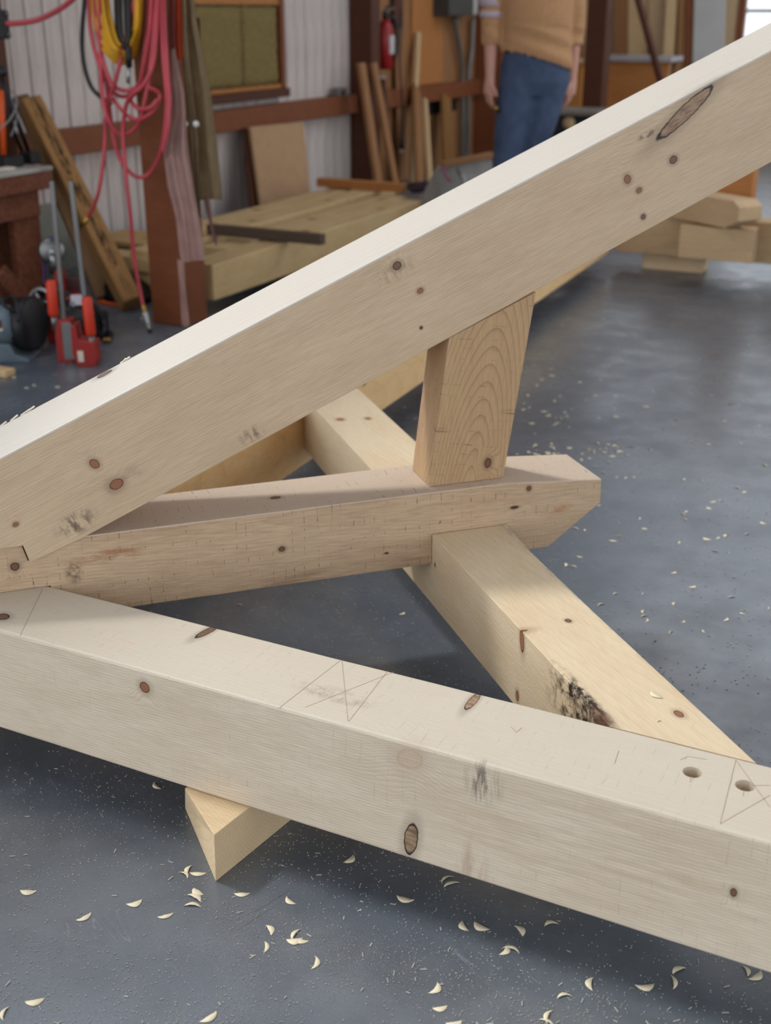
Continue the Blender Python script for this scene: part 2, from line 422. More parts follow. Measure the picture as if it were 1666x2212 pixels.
def wavy_beam(name, L0, L1, w, h, n, amp, seed):
    """beam with slightly wandering long arrises"""
    rnd = random.Random(seed); bm = bmesh.new(); rings = []
    ph = [rnd.uniform(0, 6) for _ in range(12)]
    for i in range(n+1):
        u = L0+(L1-L0)*i/n; e = []
        def wob(j): return amp*(math.sin(u*7+ph[j])+.6*math.sin(u*17+ph[j+4])+.35*math.sin(u*41+ph[j+8]))
        c = .004
        for j, (sy, sz) in enumerate(((-1, -1), (1, -1), (1, 1), (-1, 1))):
            a, b = abs(wob(j))*.5+c, abs(wob(j))*.5+c
            y, z = sy*w/2, sz*h/2
            pts = [(y, z-sz*b), (y-sy*a*.3, z-sz*b*.3), (y-sy*a, z)]
            if (sy*sz) < 0: pts = pts[::-1]
            e += pts if j in (0, 2) else pts
        rings.append([bm.verts.new((u, y, z)) for y, z in sorted(e, key=lambda q: math.atan2(q[1]/h, q[0]/w))])
    m = len(rings[0])
    for i in range(n):
        for j in range(m): bm.faces.new((rings[i][j], rings[i][(j+1) % m], rings[i+1][(j+1) % m], rings[i+1][j]))
    bm.faces.new(rings[0]); bm.faces.new(rings[-1][::-1])
    return tomesh(name, bm)
# sides stay clear of the dragon beam that laps over the corner
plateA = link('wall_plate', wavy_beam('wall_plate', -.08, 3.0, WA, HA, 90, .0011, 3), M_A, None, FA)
tag(plateA, 'long pale pine wall plate in the foreground with two peg holes', 'timber beam', 'plates of the timber frame')
# peg holes cut through the top
def bore(o, pts, r, depth, mat):
    bm = bmesh.new()
    for c in pts:
        add_lathe(bm, [(r, -depth), (r, .02)], Matrix.Translation(c), 28)
    cut = link('cutter', tomesh('cutter', bm)); cut.matrix_basis = o.matrix_basis
    md = o.modifiers.new('b', 'BOOLEAN'); md.operation = 'DIFFERENCE'; md.object = cut; md.solver = 'EXACT'
    dg = bpy.context.evaluated_depsgraph_get(); dg.update()
    me = bpy.data.meshes.new_from_object(o.evaluated_get(dg)); o.modifiers.clear(); o.data = me
    bpy.data.objects.remove(cut)
bore(plateA, [At.at(1496, 1668), At.at(1610, 1697)], .0125, .075, M_A)
M_pencil = plain('graphite_line', (168, 150, 128), .6, var=.05)
def mark(o, face, a, b, w=.0007, mat=M_pencil, name='pencil_line'):
    p, q = face.at(*a), face.at(*b); ax = 2 if face.ax == 'z' else 1
    d = (q-p); n = Vector((0, 0, 1)) if ax == 2 else Vector((0, -1, 0))
    s = d.cross(n).normalized()*w/2; n = n*.0003
    bm = bmesh.new(); v = [bm.verts.new(x) for x in (p+s, q+s, q-s, p-s, p+s+n, q+s+n, q-s+n, p-s+n)]
    for f in ((4, 5, 6, 7), (0, 1, 5, 4), (1, 2, 6, 5), (2, 3, 7, 6), (3, 0, 4, 7), (3, 2, 1, 0)): bm.faces.new([v[i] for i in f])
    return link(name, tomesh(name, bm), mat, o)
for a, b in (((739, 1427), (752, 1558)), ((735, 1427), (600, 1532)), ((850, 1452), (660, 1528)), ((838, 1449), (754, 1558)), ((1590, 1642), (1556, 1780)), ((1590, 1642), (1664, 1744)), ((1556, 1780), (1664, 1718)), ((1626, 1697), (1664, 1697)),
             ((92, 1272), (44, 1372)), ((1494, 1678), (1491, 1690)), ((1608, 1708), (1606, 1720)), ((1337, 1622), (1328, 1650)), ((1486, 1634), (1528, 1641)), ((1486, 1634), (1470, 1642)), ((1116, 1582), (1128, 1572)), ((1116, 1582), (1104, 1570))):
    mark(plateA, At, a, b)
# ---- far side plate E (nearly square to A)
eE = -.0504
eD_ = Vector((eE, 1, 0)).normalized()
FE = frm(eD_, EZ.cross(eD_), EZ, Vector((WA, 0, ZA0+HA/2)))
M_E = wood('yellow_pine_side_plate', (238, 202, 150), (192, 148, 96), ringf=160, pith=(-.3, .1), contrast=.4, tint=(220, 172, 110), fiber=.2, knots=[((.63, 0, .0), (.02, .03, .016), (0, 0, 0), 'red'), ((1.7, 0, .03), (.012, .03, .01), (0, 0, 0), 'dark')])
plateE = link('wall_plate', box_me('wall_plate', (WA+.004, 0, -HA/2), (4.62, WA, HA/2), .003), M_E, None, FE)
tag(plateE, 'long yellowish wall plate running away behind the rafter', 'timber beam', 'plates of the timber frame')
# ---- brace D under the dragon beam
FD = frm(ET, ES, EZ, st((D0+D1)/2, 0, (ZD0+ZA1-.0007)/2))
hD = (ZA1-.0007-ZD0)/2; wD = (D1-D0)/2
Dl, Dt = Face(FD, 'y', -wD), Face(FD, 'z', hD)
M_D = wood('golden_pine_brace', (222, 203, 172), (188, 156, 118), ringf=130, pith=(.2, -.3), tilt=(.03, .1), contrast=.35, tint=(212, 186, 148), fiber=.16,
    knots=[Dt.knot(1228, 1341, 6, 5, 'dark'), Dt.knot(1467, 1542, 9, 6, 'red'), Dt.knot(735, 906, 10, 9, 'orange'), Dt.knot(795, 904, 9, 7, 'orange'), Dl.knot(1128, 1385, 8, 19, 'red', 10), Dl.knot(1118, 1503, 6, 9, 'red'), Dl.knot(940, 1220, 3, 4, 'dark')],
    stains=[Dl.stain(1250, 1500, 130, 150, (34, 26, 23), 1.1, (55, 60, 60)), Dl.stain(1275, 1530, 90, 110, (46, 32, 28), 1.1, (24, 60, 34)), Dl.stain(1310, 1560, 60, 70, (104, 66, 52), .9, (16, 30, 40)), Dt.stain(1450, 1500, 600, 30, (150, 146, 128), .0, (20, 60, 20)),
            ((.45, wD, hD-.01), (.8, .022, .03), (0, 0, 0), (140, 144, 132), 1.4, (24, 60, 60)), Dt.stain(1270, 1240, 120, 50, (196, 140, 84), .5, (12, 30, 30))])
def beam_cs(name, cs, xa, xb, bev=.002):
    bm = bmesh.new()
    a = [bm.verts.new((xa(y, z), y, z)) for y, z in cs]; b = [bm.verts.new((xb(y, z), y, z)) for y, z in cs]; n = len(cs)
    bm.faces.new(a); bm.faces.new(b[::-1])
    for i in range(n): bm.faces.new((a[i], b[i], b[(i+1) % n], a[(i+1) % n]))
    bmesh.ops.recalc_face_normals(bm, faces=bm.faces); bevel(bm, bev)
    return tomesh(name, bm)
sm = (D0+D1)/2
def Dend(y, z): return (sm+y)-WA/S2-.0008
def Dstart(y, z):     # meets the inner face of plate E
    s = sm+y     # (s+t)S2 = WA + eE*(s-t)S2
    return (WA/S2-s*(1-eE))/(1+eE)+.001
def wane_beam(name):
    bm = bmesh.new(); R_ = []
    for xf, w_ in ((Dstart, .001), (lambda y, z: -.1, .001), (lambda y, z: .085, .001), (lambda y, z: .2, .7), (lambda y, z: .45, 1.), (Dend, 1.)):
        cs = [(-wD, -hD), (wD, -hD), (wD, hD-.024*w_), (wD-.012*w_, hD), (-wD+.001, hD), (-wD, hD-.001)]
        R_.append([bm.verts.new((xf(y, z), y, z)) for y, z in cs])
    for i in range(len(R_)-1):
        for j in range(6): bm.faces.new((R_[i][j], R_[i][(j+1) % 6], R_[i+1][(j+1) % 6], R_[i+1][j]))
    bm.faces.new(R_[0]); bm.faces.new(R_[-1][::-1])
    return tomesh(name, bm)
brace = link('brace_beam', wane_beam('brace_beam'), M_D, None, FD)
tag(brace, 'golden corner brace passing under the dragon beam with mildewed side', 'timber beam')
# ---- dragon beam C
FC = frm(ES, -ET, EZ, Vector((0, 0, ZC0)))
Cf, Ct = Face(FC, 'y', -HC), Face(FC, 'z', ZC1-ZC0)
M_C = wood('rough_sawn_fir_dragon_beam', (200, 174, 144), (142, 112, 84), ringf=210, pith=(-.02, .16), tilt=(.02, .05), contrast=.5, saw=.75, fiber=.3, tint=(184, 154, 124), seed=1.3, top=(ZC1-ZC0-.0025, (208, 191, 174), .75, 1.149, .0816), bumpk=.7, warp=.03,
    knots=[Cf.knot(609, 1186, 6, 5, 'dark'), Cf.knot(32, 1224, 7, 7, 'dark'), Cf.knot(1143, 1055, 5, 5, 'dark'), Cf.knot(835, 1195, 4, 2, 'hole'), Ct.knot(595, 1075, 9, 6, 'dark'), Cf.knot(1112, 1096, 8, 3, 'hole')],
    stains=[Cf.stain(240, 1200, 110, 22, (150, 100, 62), .8, (12, 40, 60)), Cf.stain(760, 1240, 300, 30, (110, 76, 52), .6, (8, 60, 140)), Cf.stain(1200, 1100, 60, 14, (172, 120, 78), .9, (14, 30, 40)), Cf.stain(160, 1235, 20, 30, BLK, .8, (60, 60, 60))])
polyC = [(-.03, ZA1+.0006), (.302, ZA1+.0006), (.302, ZC0), (D0-.0008, ZC0), (D0-.0008, ZA1), (D1+.0008, ZA1), (D1+.0008, ZC0), (1.243, ZC0+.001), (1.351, .294), (1.350, .343), (1.149, ZC1), (.3585, ZC1), (.2705, .3265), (.2625, ZC1), (-.03, ZC1)]
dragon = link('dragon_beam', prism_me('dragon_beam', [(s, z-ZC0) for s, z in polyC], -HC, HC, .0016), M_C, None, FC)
tag(dragon, 'rough sawn dragon beam with a slant-ended free end under the strut', 'timber beam')
# ---- hip rafter B
mB, bB, eB, hB = .4233, .2042, -.0462, .1942*math.sqrt(1+.4233**2)
th = math.atan(mB); bs = (ES+ET*eB).normalized(); by = EZ.cross(bs)
bx = bs*math.cos(th)+EZ*math.sin(th); bz = bx.cross(by)
OB = st(.5, 0, mB*.5+bB)
FB = frm(bx, by, bz, OB)
def bl(s, z):
    P = OB+bs*(s-.5)+EZ*(z-OB.z); v = FB.inverted() @ P; return (v.x, v.z)
polyB = [(-.1, ZC1+.0006), (.2615, ZC1+.0006), (.2695, .3275), (.357, mB*.357+bB+.002), (2.75, mB*2.75+bB), (2.75-.08, mB*2.67+bB+hB), (-.1, mB*-.1+bB+hB)]
Bf, Bt = Face(FB, 'y', -.0751), Face(FB, 'z', .1942)
M_B = wood('planed_pine_hip_rafter', (206, 182, 152), (174, 142, 110), ringf=190, pith=(-.10, -.12), tilt=(.01, .02), contrast=.6, fiber=.24, tint=(194, 168, 138), seed=2.1, sharp=3., rough=.48, spec=.5, top=(.1905, (207, 203, 195), .85),  # top layer carries the painted sky sheen
    knots=[Bf.knot(858, 574, 8, 7, 'dark'), Bf.knot(908, 628, 6, 5, 'red'), Bf.knot(1455, 345, 8, 7, 'dark'), Bf.knot(1356, 387, 7, 8, 'red'), Bf.knot(1381, 411, 6, 5, 'red'), Bf.knot(1390, 468, 5, 5, 'dark'), Bf.knot(204, 1002, 7, 9, 'red', 20), Bf.knot(252, 1046, 12, 9, 'red'), Bf.knot(34, 1133, 5, 4, 'red'), Bf.knot(910, 708, 3, 3, 'hole'),
           Bf.knot2((1422, 300), (1540, 186), 13, 'bark', .012), Bt.knot(226, 808, 14, 9, 'dark')],
    stains=[Bf.stain(165, 1130, 50, 28, (70, 56, 46), .8, (90, 30, 40)), Bf.stain(545, 938, 34, 20, (90, 74, 60), .7, (120, 30, 40)), Bf.stain(1400, 290, 30, 10, (60, 44, 32), .9, (60, 40, 60)), Bf.stain(850, 590, 60, 25, (140, 114, 92), .5, (120, 40, 40)), Bf.stain(270, 1035, 60, 30, (150, 124, 102), .5, (20, 30, 60))])
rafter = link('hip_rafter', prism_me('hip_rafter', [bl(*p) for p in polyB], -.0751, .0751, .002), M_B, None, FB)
tag(rafter, 'planed pale hip rafter sloping up across the whole picture', 'timber beam')
M_spl = plain('pale_splinter', (236, 226, 206), .7)
for k_, (a_, b_) in enumerate((((0, 918), (14, 908)), ((22, 908), (40, 898)), ((44, 896), (66, 886)), ((52, 890), (76, 879)), ((262, 788), (282, 773)), ((268, 785), (272, 774)))):
    p_, q_ = Bt.at(*a_), Bt.at(*b_); p_.y = q_.y = .0745; p_.z = .194; q_.z = .1965+.001*(k_ % 2)
    stick('splinter', p_, q_, .004, .0018, M_spl, rafter, bev=0)
# ---- strut P
u = (ES*.125+EZ).normalized(); yP = -ET; zP = u.cross(yP)
OP = st(1.078, 0, ZC1)
FP = frm(u, yP, zP, OP)
def pl(s, z):
    v = FP.inverted() @ (OP+ES*(s-1.078)+EZ*(z-ZC1)); return (v.x, v.z)
Pf = Face(FP, 'y', -.048)
M_P = wood('amber_fir_strut', (190, 158, 120), (70, 44, 28), ringf=150, pith=(-.062, -.006), tilt=(.2, .02), contrast=1., warp=.012, sharp=7., fiber=.25, saw=.5, tint=(180, 146, 112), seed=.4,
    knots=[Pf.knot(1054, 1000, 9, 7, 'dark')], stains=[((.1, 0, .085), (.5, .2, .016), (0, 0, 0), (206, 172, 156), 1., (6, 20, 20)), Pf.stain(1110, 890, 8, 40, BLK, .8, (220, 40, 8)), Pf.stain(950, 930, 8, 30, BLK, .7, (220, 40, 8))])
zb = lambda s: mB*s+bB-.0008
strut = link('strut', prism_me('strut', [pl(1.0025, ZC1+.0006), pl(1.1532, ZC1+.0006), pl(1.204, zb(1.204)), pl(1.036, zb(1.036))], -.048, .048, .0015), M_P, None, FP)
tag(strut, 'short amber strut with strong arched grain between dragon beam and rafter', 'strut')
# ---- blocks that carry the frame
M_blk = wood('pine_offcut', (222, 198, 160), (180, 142, 102), ringf=170, pith=(.05, .1), tilt=(.3, .2), contrast=.5, knots=[((.0, -.02, .07), (.022, .03, .022), (0, 0, 0), 'faint')], fiber=.2)
def hexa(name, top, bot, mat, label, grp='blocks under the timber frame'):
    c = sum((Vector(v) for v in bot), Vector())/len(bot)
    bm = bmesh.new(); a = [bm.verts.new(Vector(v)-c) for v in bot]; b = [bm.verts.new(Vector(v)-c) for v in top]; n = len(a)
    bm.faces.new(a); bm.faces.new(b[::-1])
    for i in range(n): bm.faces.new((a[i], b[i], b[(i+1) % n], a[(i+1) % n]))
    bmesh.ops.recalc_face_normals(bm, faces=bm.faces); bevel(bm, .0012)
    o = link(name, tomesh(name, bm), mat, None, Matrix.Translation(c)); tag(o, label, 'wood block', grp); return o
zt = ZA0-.0008
c0 = onz(400, 1745, 0)
blkA = hexa('support_block', [(.748, -.077, zt), (.772, .11, zt), (.66, .125, zt), (.644, -.002, zt)], [(.746, -.078, 0), (.772, .11, 0), (.60, .17, 0), (c0.x, c0.y, 0)], M_blk, 'angle cut pine offcut propping up the foreground wall plate')
mb = bpy.data.meshes
def blk(x, y, wx, wy, h, label):
    o = box('support_block', (x-wx/2, y-wy/2, 0), (x+wx/2, y+wy/2, h), M_blk, None, .002); tag(o, label, 'wood block', 'blocks under the timber frame'); return o
blk(2.5, .08, .15, .3, zt, 'offcut under the right end of the foreground plate')
blk(.02, .09, .22, .24, zt, 'offcut under the corner where both plates meet')
qq = onz(1030, 745, ZA0)
blk(.03, qq.y, .26, .14, zt, 'offcut under the yellowish side plate behind the strut')

# ---- far end of the same frame
FY = 4.66
M_F = wood('far_plate_pine', (206, 176, 136), (164, 126, 86), ringf=120, contrast=.4, tint=(190, 160, 128), seed=3.)
o = box('wall_plate', (-.06, FY, ZA0), (3.4, FY+WA, ZA1), M_F, None, .003); tag(o, 'far wall plate closing the frame beyond the rafter', 'timber beam', 'plates of the timber frame')
dx = Vector((S2, -S2, 0)); cC = Vector((-.02, FY+.02, 0))
e1 = Vector((.62, 4.42, 0)); Lf = 1.0
dirf = Vector((.82, -.57, 0)).normalized()
FC2 = frm(dirf, EZ.cross(dirf), EZ, e1-dirf*Lf+Vector((0, 0, ZA1+.001)))
o = link('dragon_beam', prism_me('dragon_beam', [(.42, 0), (Lf-.08, 0), (Lf, .04), (Lf, .10), (Lf-.04, .125), (.42, .125)], -.07, .07, .002), M_F, None, FC2)
tag(o, 'far dragon beam with a pointed pale end lying on the far plate', 'timber beam')
o = stick('brace_beam', (.30, 4.52, .19), (.64, 4.52, .19), .1, .15, M_F, None, bev=.002); tag(o, 'short pale beam end beside the far plate', 'timber beam')
o = stick('brace_beam', (.72, 4.55, .315), (2.2, 5.3, .315), .15, .075, M_F, None, bev=.002); tag(o, 'far brace with a bright top running off to the right', 'timber beam')
P2 = ony(1586, 424, 4.9)
o = box('strut', (P2.x-.09, 4.86, .3), (P2.x+.09, 4.98, .78), wood('orange_fir_far_strut', (186, 126, 74), (130, 80, 44), seed=4.), None, .002); tag(o, 'orange upright at the far end of the frame', 'strut')
blk(.22, 4.78, .3, .12, zt, 'offcut lying under the far wall plate')

# ================================================================== BACKGROUND, LEFT
M_pale = wood('pale_stacked_pine', (206, 178, 132), (164, 128, 84), ringf=120, contrast=.45, tint=(190, 156, 108), seed=6., knots=[((.9, .0, .07), (.02, .02, .014), (0, 0, 0), 'red'), ((1.7, .0, .07), (.016, .02, .012), (0, 0, 0), 'red')])
M_grey_wood = wood('weathered_grey_stick', (92, 78, 66), (60, 48, 40), ringf=120, contrast=.4)
M_ply = wood('plywood_face', (176, 142, 106), (148, 112, 80), ringf=34, contrast=.35, tint=(164, 128, 98), pith=(.0, -.5), tilt=(.2, .1))
M_amber = wood('amber_plywood', (176, 118, 64), (138, 84, 42), ringf=30, contrast=.4, tint=(162, 104, 56))
M_tan = wood('tan_board', (150, 106, 68), (112, 74, 46), ringf=80, contrast=.4)
M_light = wood('light_board', (206, 176, 132), (170, 136, 94), ringf=80, contrast=.4)
# ---- timber stack: squared beams side by side on bearers
GS = 'squared beams stacked on the floor by the left wall'
bx0 = -1.262
labs = ['nearest pale beam of the stack beside the hose post', 'second pale beam of the stack from the aisle', 'third pale beam of the stack from the aisle', 'rearmost pale beam of the stack below the leaning plywood']
for i, (ys, ye) in enumerate(((2.92, 5.0), (3.32, 5.2), (3.05, 5.45), (3.4, 5.6))):
    xr = bx0-i*.19
    hs_ = (.150, .138, .154, .148)[i]; o = stick('stacked_beam', (xr-.078, ys, .062+hs_/2), (xr-.078-.004*i, ye, .062+hs_/2), .146, hs_, M_pale, None, bev=.004)
    tag(o, labs[i], 'timber beam', GS)
for y, l in ((3.7, 'bearer stick under the near half of the beam stack'), (4.8, 'bearer stick under the far half of the beam stack')):
    o = box('bearer', (-2.0, y-.04, 0), (-1.29, y+.04, .0615), M_grey_wood, None, .003); tag(o, l, 'bearer')
p0, p1 = onz(452, 497, .235), onz(698, 520, .235)
o = stick('cross_stick', (p0.x, p0.y, .2405), (p1.x, p1.y, .2405), .045, .047, M_grey_wood); tag(o, 'dark weathered stick lying across the near end of the beam stack', 'stick')
p0, p1 = onz(690, 393, .24), onz(872, 406, .24)
o = stick('cross_stick', (p0.x, p0.y, .2405), (p1.x, p1.y, .2405), .07, .047, M_amber); tag(o, 'orange brown board lying across the far end of the beam stack', 'board')
# short boards left of the post
for i, (z, dy, l) in enumerate(((.0, 0, 'lowest short board piled left of the hose post'), (.062, .03, 'middle short board piled left of the hose post'), (.124, -.03, 'topmost short board piled left of the hose post'))):
    o = box('short_board', (-2.02, 3.06+dy, z), (-1.56, 3.2+dy, z+.06), M_pale, None, .003); tag(o, l, 'board', 'short boards piled left of the hose post')
b0 = onz(148, 632, 0)
cb = empty('cardboard_box', (-2.02, 3.42, 0))
M_card = plain('brown_cardboard', (122, 84, 48), .8)
M_card2 = plain('pale_box_lid', (190, 154, 104), .8)
link('carton', box_me('carton', (-.2, -.14, 0), (.16, .14, .17), .004), M_card, cb); link('lid', box_me('lid', (-.205, -.145, .1705), (.165, .145, .195), .004), M_card2, cb)
tag(cb, 'brown box with a pale lid on the floor behind the leaning timber', 'box')
# ---- leaning timbers
M_bark = wood('weathered_timber_with_bark', (158, 118, 72), (104, 70, 40), ringf=70, contrast=.6, tint=(140, 100, 60), stains=(((.6, 0, .05), (.9, .035, .03), (0, 0, 0), (44, 30, 20), 1.3, (12, 60, 60)),), rough=.85)
tp = onx(66, 222, -2.26); t0 = Vector((-1.63, 2.83, .03))
o = stick('leaning_timber', t0, tp, .085, .10, M_bark, None, up=(.6, -.5, .6), bev=.006); tag(o, 'weathered squared timber with bark leaning beside the bench', 'timber beam')
tp2 = onx(44, 208, -2.36); t1 = Vector((-1.86, 2.93, .02))
o = stick('leaning_board', t1, tp2, .07, .03, wood('grey_brown_board', (118, 88, 58), (84, 58, 36)), None, up=(.6, -.5, .6), bev=.003); tag(o, 'thin brown board leaning behind the weathered timber', 'board')
# ---- plywood sheets leaning on wall
def sheet(px, X0, X1, th, mat, name, label, cat='plywood sheet', grp=None, thick=.018):
    """px: four corner pixels TL,TR,BR,BL; bottom on plane X0, top on plane X1"""
    c = [onx(px[0][0], px[0][1], X1), onx(px[1][0], px[1][1], X1), onx(px[2][0], px[2][1], X0), onx(px[3][0], px[3][1], X0)]
    c[2].z = max(c[2].z, .004); c[3].z = max(c[3].z, .004)
    n = (c[1]-c[0]).cross(c[3]-c[0]).normalized()
    if n.x > 0: n = -n
    o = c[3].copy(); bm = bmesh.new()
    a = [bm.verts.new(v-o) for v in c]; b = [bm.verts.new(v-o+n*thick) for v in c]
    bm.faces.new(a); bm.faces.new(b[::-1])
    for i in range(4): bm.faces.new((a[i], b[i], b[(i+1) % 4], a[(i+1) % 4]))
    ob = link(name, tomesh(name, bm), mat, None, Matrix.Translation(o)); tag(ob, label, cat, grp); return ob
def floorpx(px, X):        # image row of the floor line on plane X at column px
    lo, hi = 0, 2212
    for _ in range(40):
        m = (lo+hi)/2
        if onx(px, m, X).z > 0: lo = m
        else: hi = m
    return lo-.5
sheet([(541, 274), (655, 263), (676, floorpx(676, -2.2)), (572, floorpx(572, -2.2))], -2.2, XW+.135, 0, M_ply, 'plywood_sheet', 'square plywood sheet leaning on the wall behind the beam stack')
sheet([(530, 276), (560, 272), (584, floorpx(584, -2.24)), (548, floorpx(548, -2.24))], -2.24, XW+.105, 0, M_dkbrown, 'dark_board', 'dark board leaning behind the plywood sheet', 'board')
# ---- insulation panel in a wooden frame
M_batt = plain('mineral_wool', (134, 116, 70), .95, scale=60., var=.2, bump=.6, c2=(108, 92, 54))
a = onx(392, 198, XW+.02); b = onx(604, 205, XW+.02)
ip = empty('insulation_panel', (XW+.012, (a.y+b.y)/2, .70))
hy = (b.y-a.y)/2
RZ = onx(500, 10, XW+.05).z-.70
for nm, lo, hi, m in (('frame_sill', (0, -hy-.03, 0), (.07, hy+.03, .05), M_dkbrown), ('frame_side', (0, hy-.04, .05), (.06, hy, 1.0), M_brown), ('frame_side', (0, -hy, .05), (.06, -hy+.04, 1.0), M_brown), ('frame_head', (0, -hy, 1.0), (.06, hy, 1.05), M_brown),
                      ('inner_sill', (.004, -hy+.042, .052), (.05, hy-.042, .075), M_amber), ('inner_rail', (.004, -hy+.042, RZ), (.05, hy-.042, RZ+.06), M_amber)):
    link(nm, box_me(nm, lo, hi, .003), m, ip)
def puffy(name, lo, hi, mat, parent, amp=.006):
    bm = bmesh.new(); n = 12; g = {}
    for i in range(n+1):
        for j in range(n+1):
            y = lo[1]+(hi[1]-lo[1])*i/n; z = lo[2]+(hi[2]-lo[2])*j/n
            e = min(i, j, n-i, n-j)
            g[i, j] = bm.verts.new((hi[0]-(.012 if e == 0 else 0)+random.uniform(-amp, amp), y+random.uniform(-amp, amp)*.6, z+random.uniform(-amp, amp)*.6))
    for i in range(n):
        for j in range(n): bm.faces.new((g[i, j], g[i+1, j], g[i+1, j+1], g[i, j+1]))
    bd = [e for e in bm.edges if e.is_boundary]
    r = bmesh.ops.extrude_edge_only(bm, edges=bd)
    for v in r['geom']:
        if isinstance(v, bmesh.types.BMVert): v.co.x = lo[0]
    return link(name, tomesh(name, bm, True), mat, parent)
for (y0, y1) in ((-hy+.045, .08), (.085, hy-.045)): puffy('insulation_batt', (.004, y0, .078), (.04, y1, RZ-.005), M_batt, ip); puffy('insulation_batt', (.004, y0, RZ+.065), (.04, y1, .99), M_batt, ip)
tag(ip, 'framed panel of olive mineral wool set in the white board wall', 'insulation')
# ---- workbench
M_bench = wood('red_brown_bench_timber', (110, 58, 34), (66, 32, 20), ringf=70, contrast=.6, stains=(((0, 0, 0), (2, 2, 2), (0, 0, 0), (170, 130, 110), .25, (40, 60, 60)),), rough=.6)
M_btop = plain('worn_bench_top', (178, 176, 170), .35, scale=5., c2=(140, 132, 124))
be = onz(113, 358, .6); YE = 2.62
bt = onx(113, 358, -1.98)
XB = -1.98; ZB = bt.z; YE = bt.y
wbn = empty('workbench', ((XB+XW)/2, YE-.9, 0))
def wpart(nm, lo, hi, m, bev=.003): return link(nm, box_me(nm, [lo[i]-wbn.location[i] for i in range(3)], [hi[i]-wbn.location[i] for i in range(3)], bev), m, wbn)
wpart('bench_top', (XW+.24, YE-1.6, ZB-.018), (XB+.003, YE, ZB), M_btop)
wpart('front_rail', (XB-.04, YE-1.6, ZB-.09), (XB, YE-.002, ZB-.0185), M_bench)
wpart('apron', (XB-.07, YE-1.6, ZB-.2), (XB-.043, YE-.05, ZB-.019), M_bench)
lg = onx(64, 600, XB-.04)
for y in (lg.y, YE-1.5):
    wpart('leg', (XB-.11, y-.02, 0), (XB-.075, y+.14, ZB-.02), M_bench); wpart('leg', (XW+.25, y-.02, 0), (XW+.33, y+.1, ZB-.02), M_bench)
wpart('back_panel', (XW+.2, YE-1.55, .05), (XW+.23, YE-.02, ZB-.02), M_dkbrown)
wpart('inner_board', (XB-.3, YE-.75, .0), (XB-.27, YE-.62, ZB-.025), M_dkbrown)
tag(wbn, 'red brown workbench with a worn pale top at the left edge', 'workbench')
o = stick('diagonal_board', onx(0, 588, -1.93), onx(72, 665, -1.93)+Vector((0, .03, -.05)), .02, .075, M_bench, None, bev=.003); tag(o, 'red brown board slanting down in front of the bench leg', 'board')
# things on the bench
zb_ = ZB+.0006
M_blk = plain('black_plastic', (24, 24, 27), .45, var=.1); M_steel = plain('grey_steel', (120, 120, 118), .35, .9); M_orange = plain('orange_paint', (214, 84, 24), .45); M_red = plain('red_paint', (150, 34, 28), .4); M_dkst = plain('dark_steel', (52, 54, 60), .4, .7)
M_cream = plain('cream_board', (214, 206, 190), .6)
jk = empty('bench_clamp', onx(14, 340, -2.12)); jk.location.z = zb_
def rel(px, py, X, root): return onx(px, py, X)-root.location
bz_ = lambda v: Vector((v.x, v.y, max(v.z, .008)))
tube('orange_bar', [bz_(rel(8, 335, -2.12, jk)), rel(2, 195, -2.12, jk)], .012, M_orange, jk, 10, 1)
tube('steel_bar', [bz_(rel(68, 345, -2.14, jk)), rel(4, 170, -2.14, jk)], .011, M_dkst, jk, 10, 1)
tube('steel_bar', [bz_(rel(52, 338, -2.16, jk)), rel(-8, 190, -2.16, jk)], .009, M_dkst, jk, 10, 1)
link('jaw', box_me('jaw', (-.06, -.06, 0), (.05, .05, .045), .006), M_blk, jk); link('jaw', box_me('jaw', (-.03, .1, 0), (.05, .16, .05), .008), M_blk, jk)
lathe('knob', [(.0, 0), (.02, .004), (.022, .02), (.012, .03), (0, .032)], axis(rel(3, 158, -2.13, jk), (.7, -.4, .3)), M_blk, jk)
tag(jk, 'black and orange bar clamp propped upright on the bench', 'clamp')
cw = empty('wire_loop', onx(30, 300, -2.06)); cw.location.z = zb_
M_gwire = plain('grey_wire', (128, 130, 130), .5)
tube('wire', [rel(-3, 280, -2.06, cw), rel(18, 262, -2.06, cw), rel(32, 240, -2.06, cw), rel(36, 218, -2.06, cw), rel(26, 195, -2.07, cw)], .0035, M_gwire, cw)
tube('wire', [rel(24, 294, -2.06, cw), rel(34, 268, -2.06, cw), rel(38, 244, -2.06, cw)], .003, M_gwire, cw)
tag(cw, 'grey wire looping down beside the orange clamp bar', 'wire')
oo = onx(8, 364, -2.03)
o = box('marking_tool', (oo.x-.03, oo.y-.05, zb_), (oo.x+.02, oo.y+.05, zb_+.012), M_cream, None, .003); tag(o, 'small cream and black tool lying on the bench edge', 'tool')
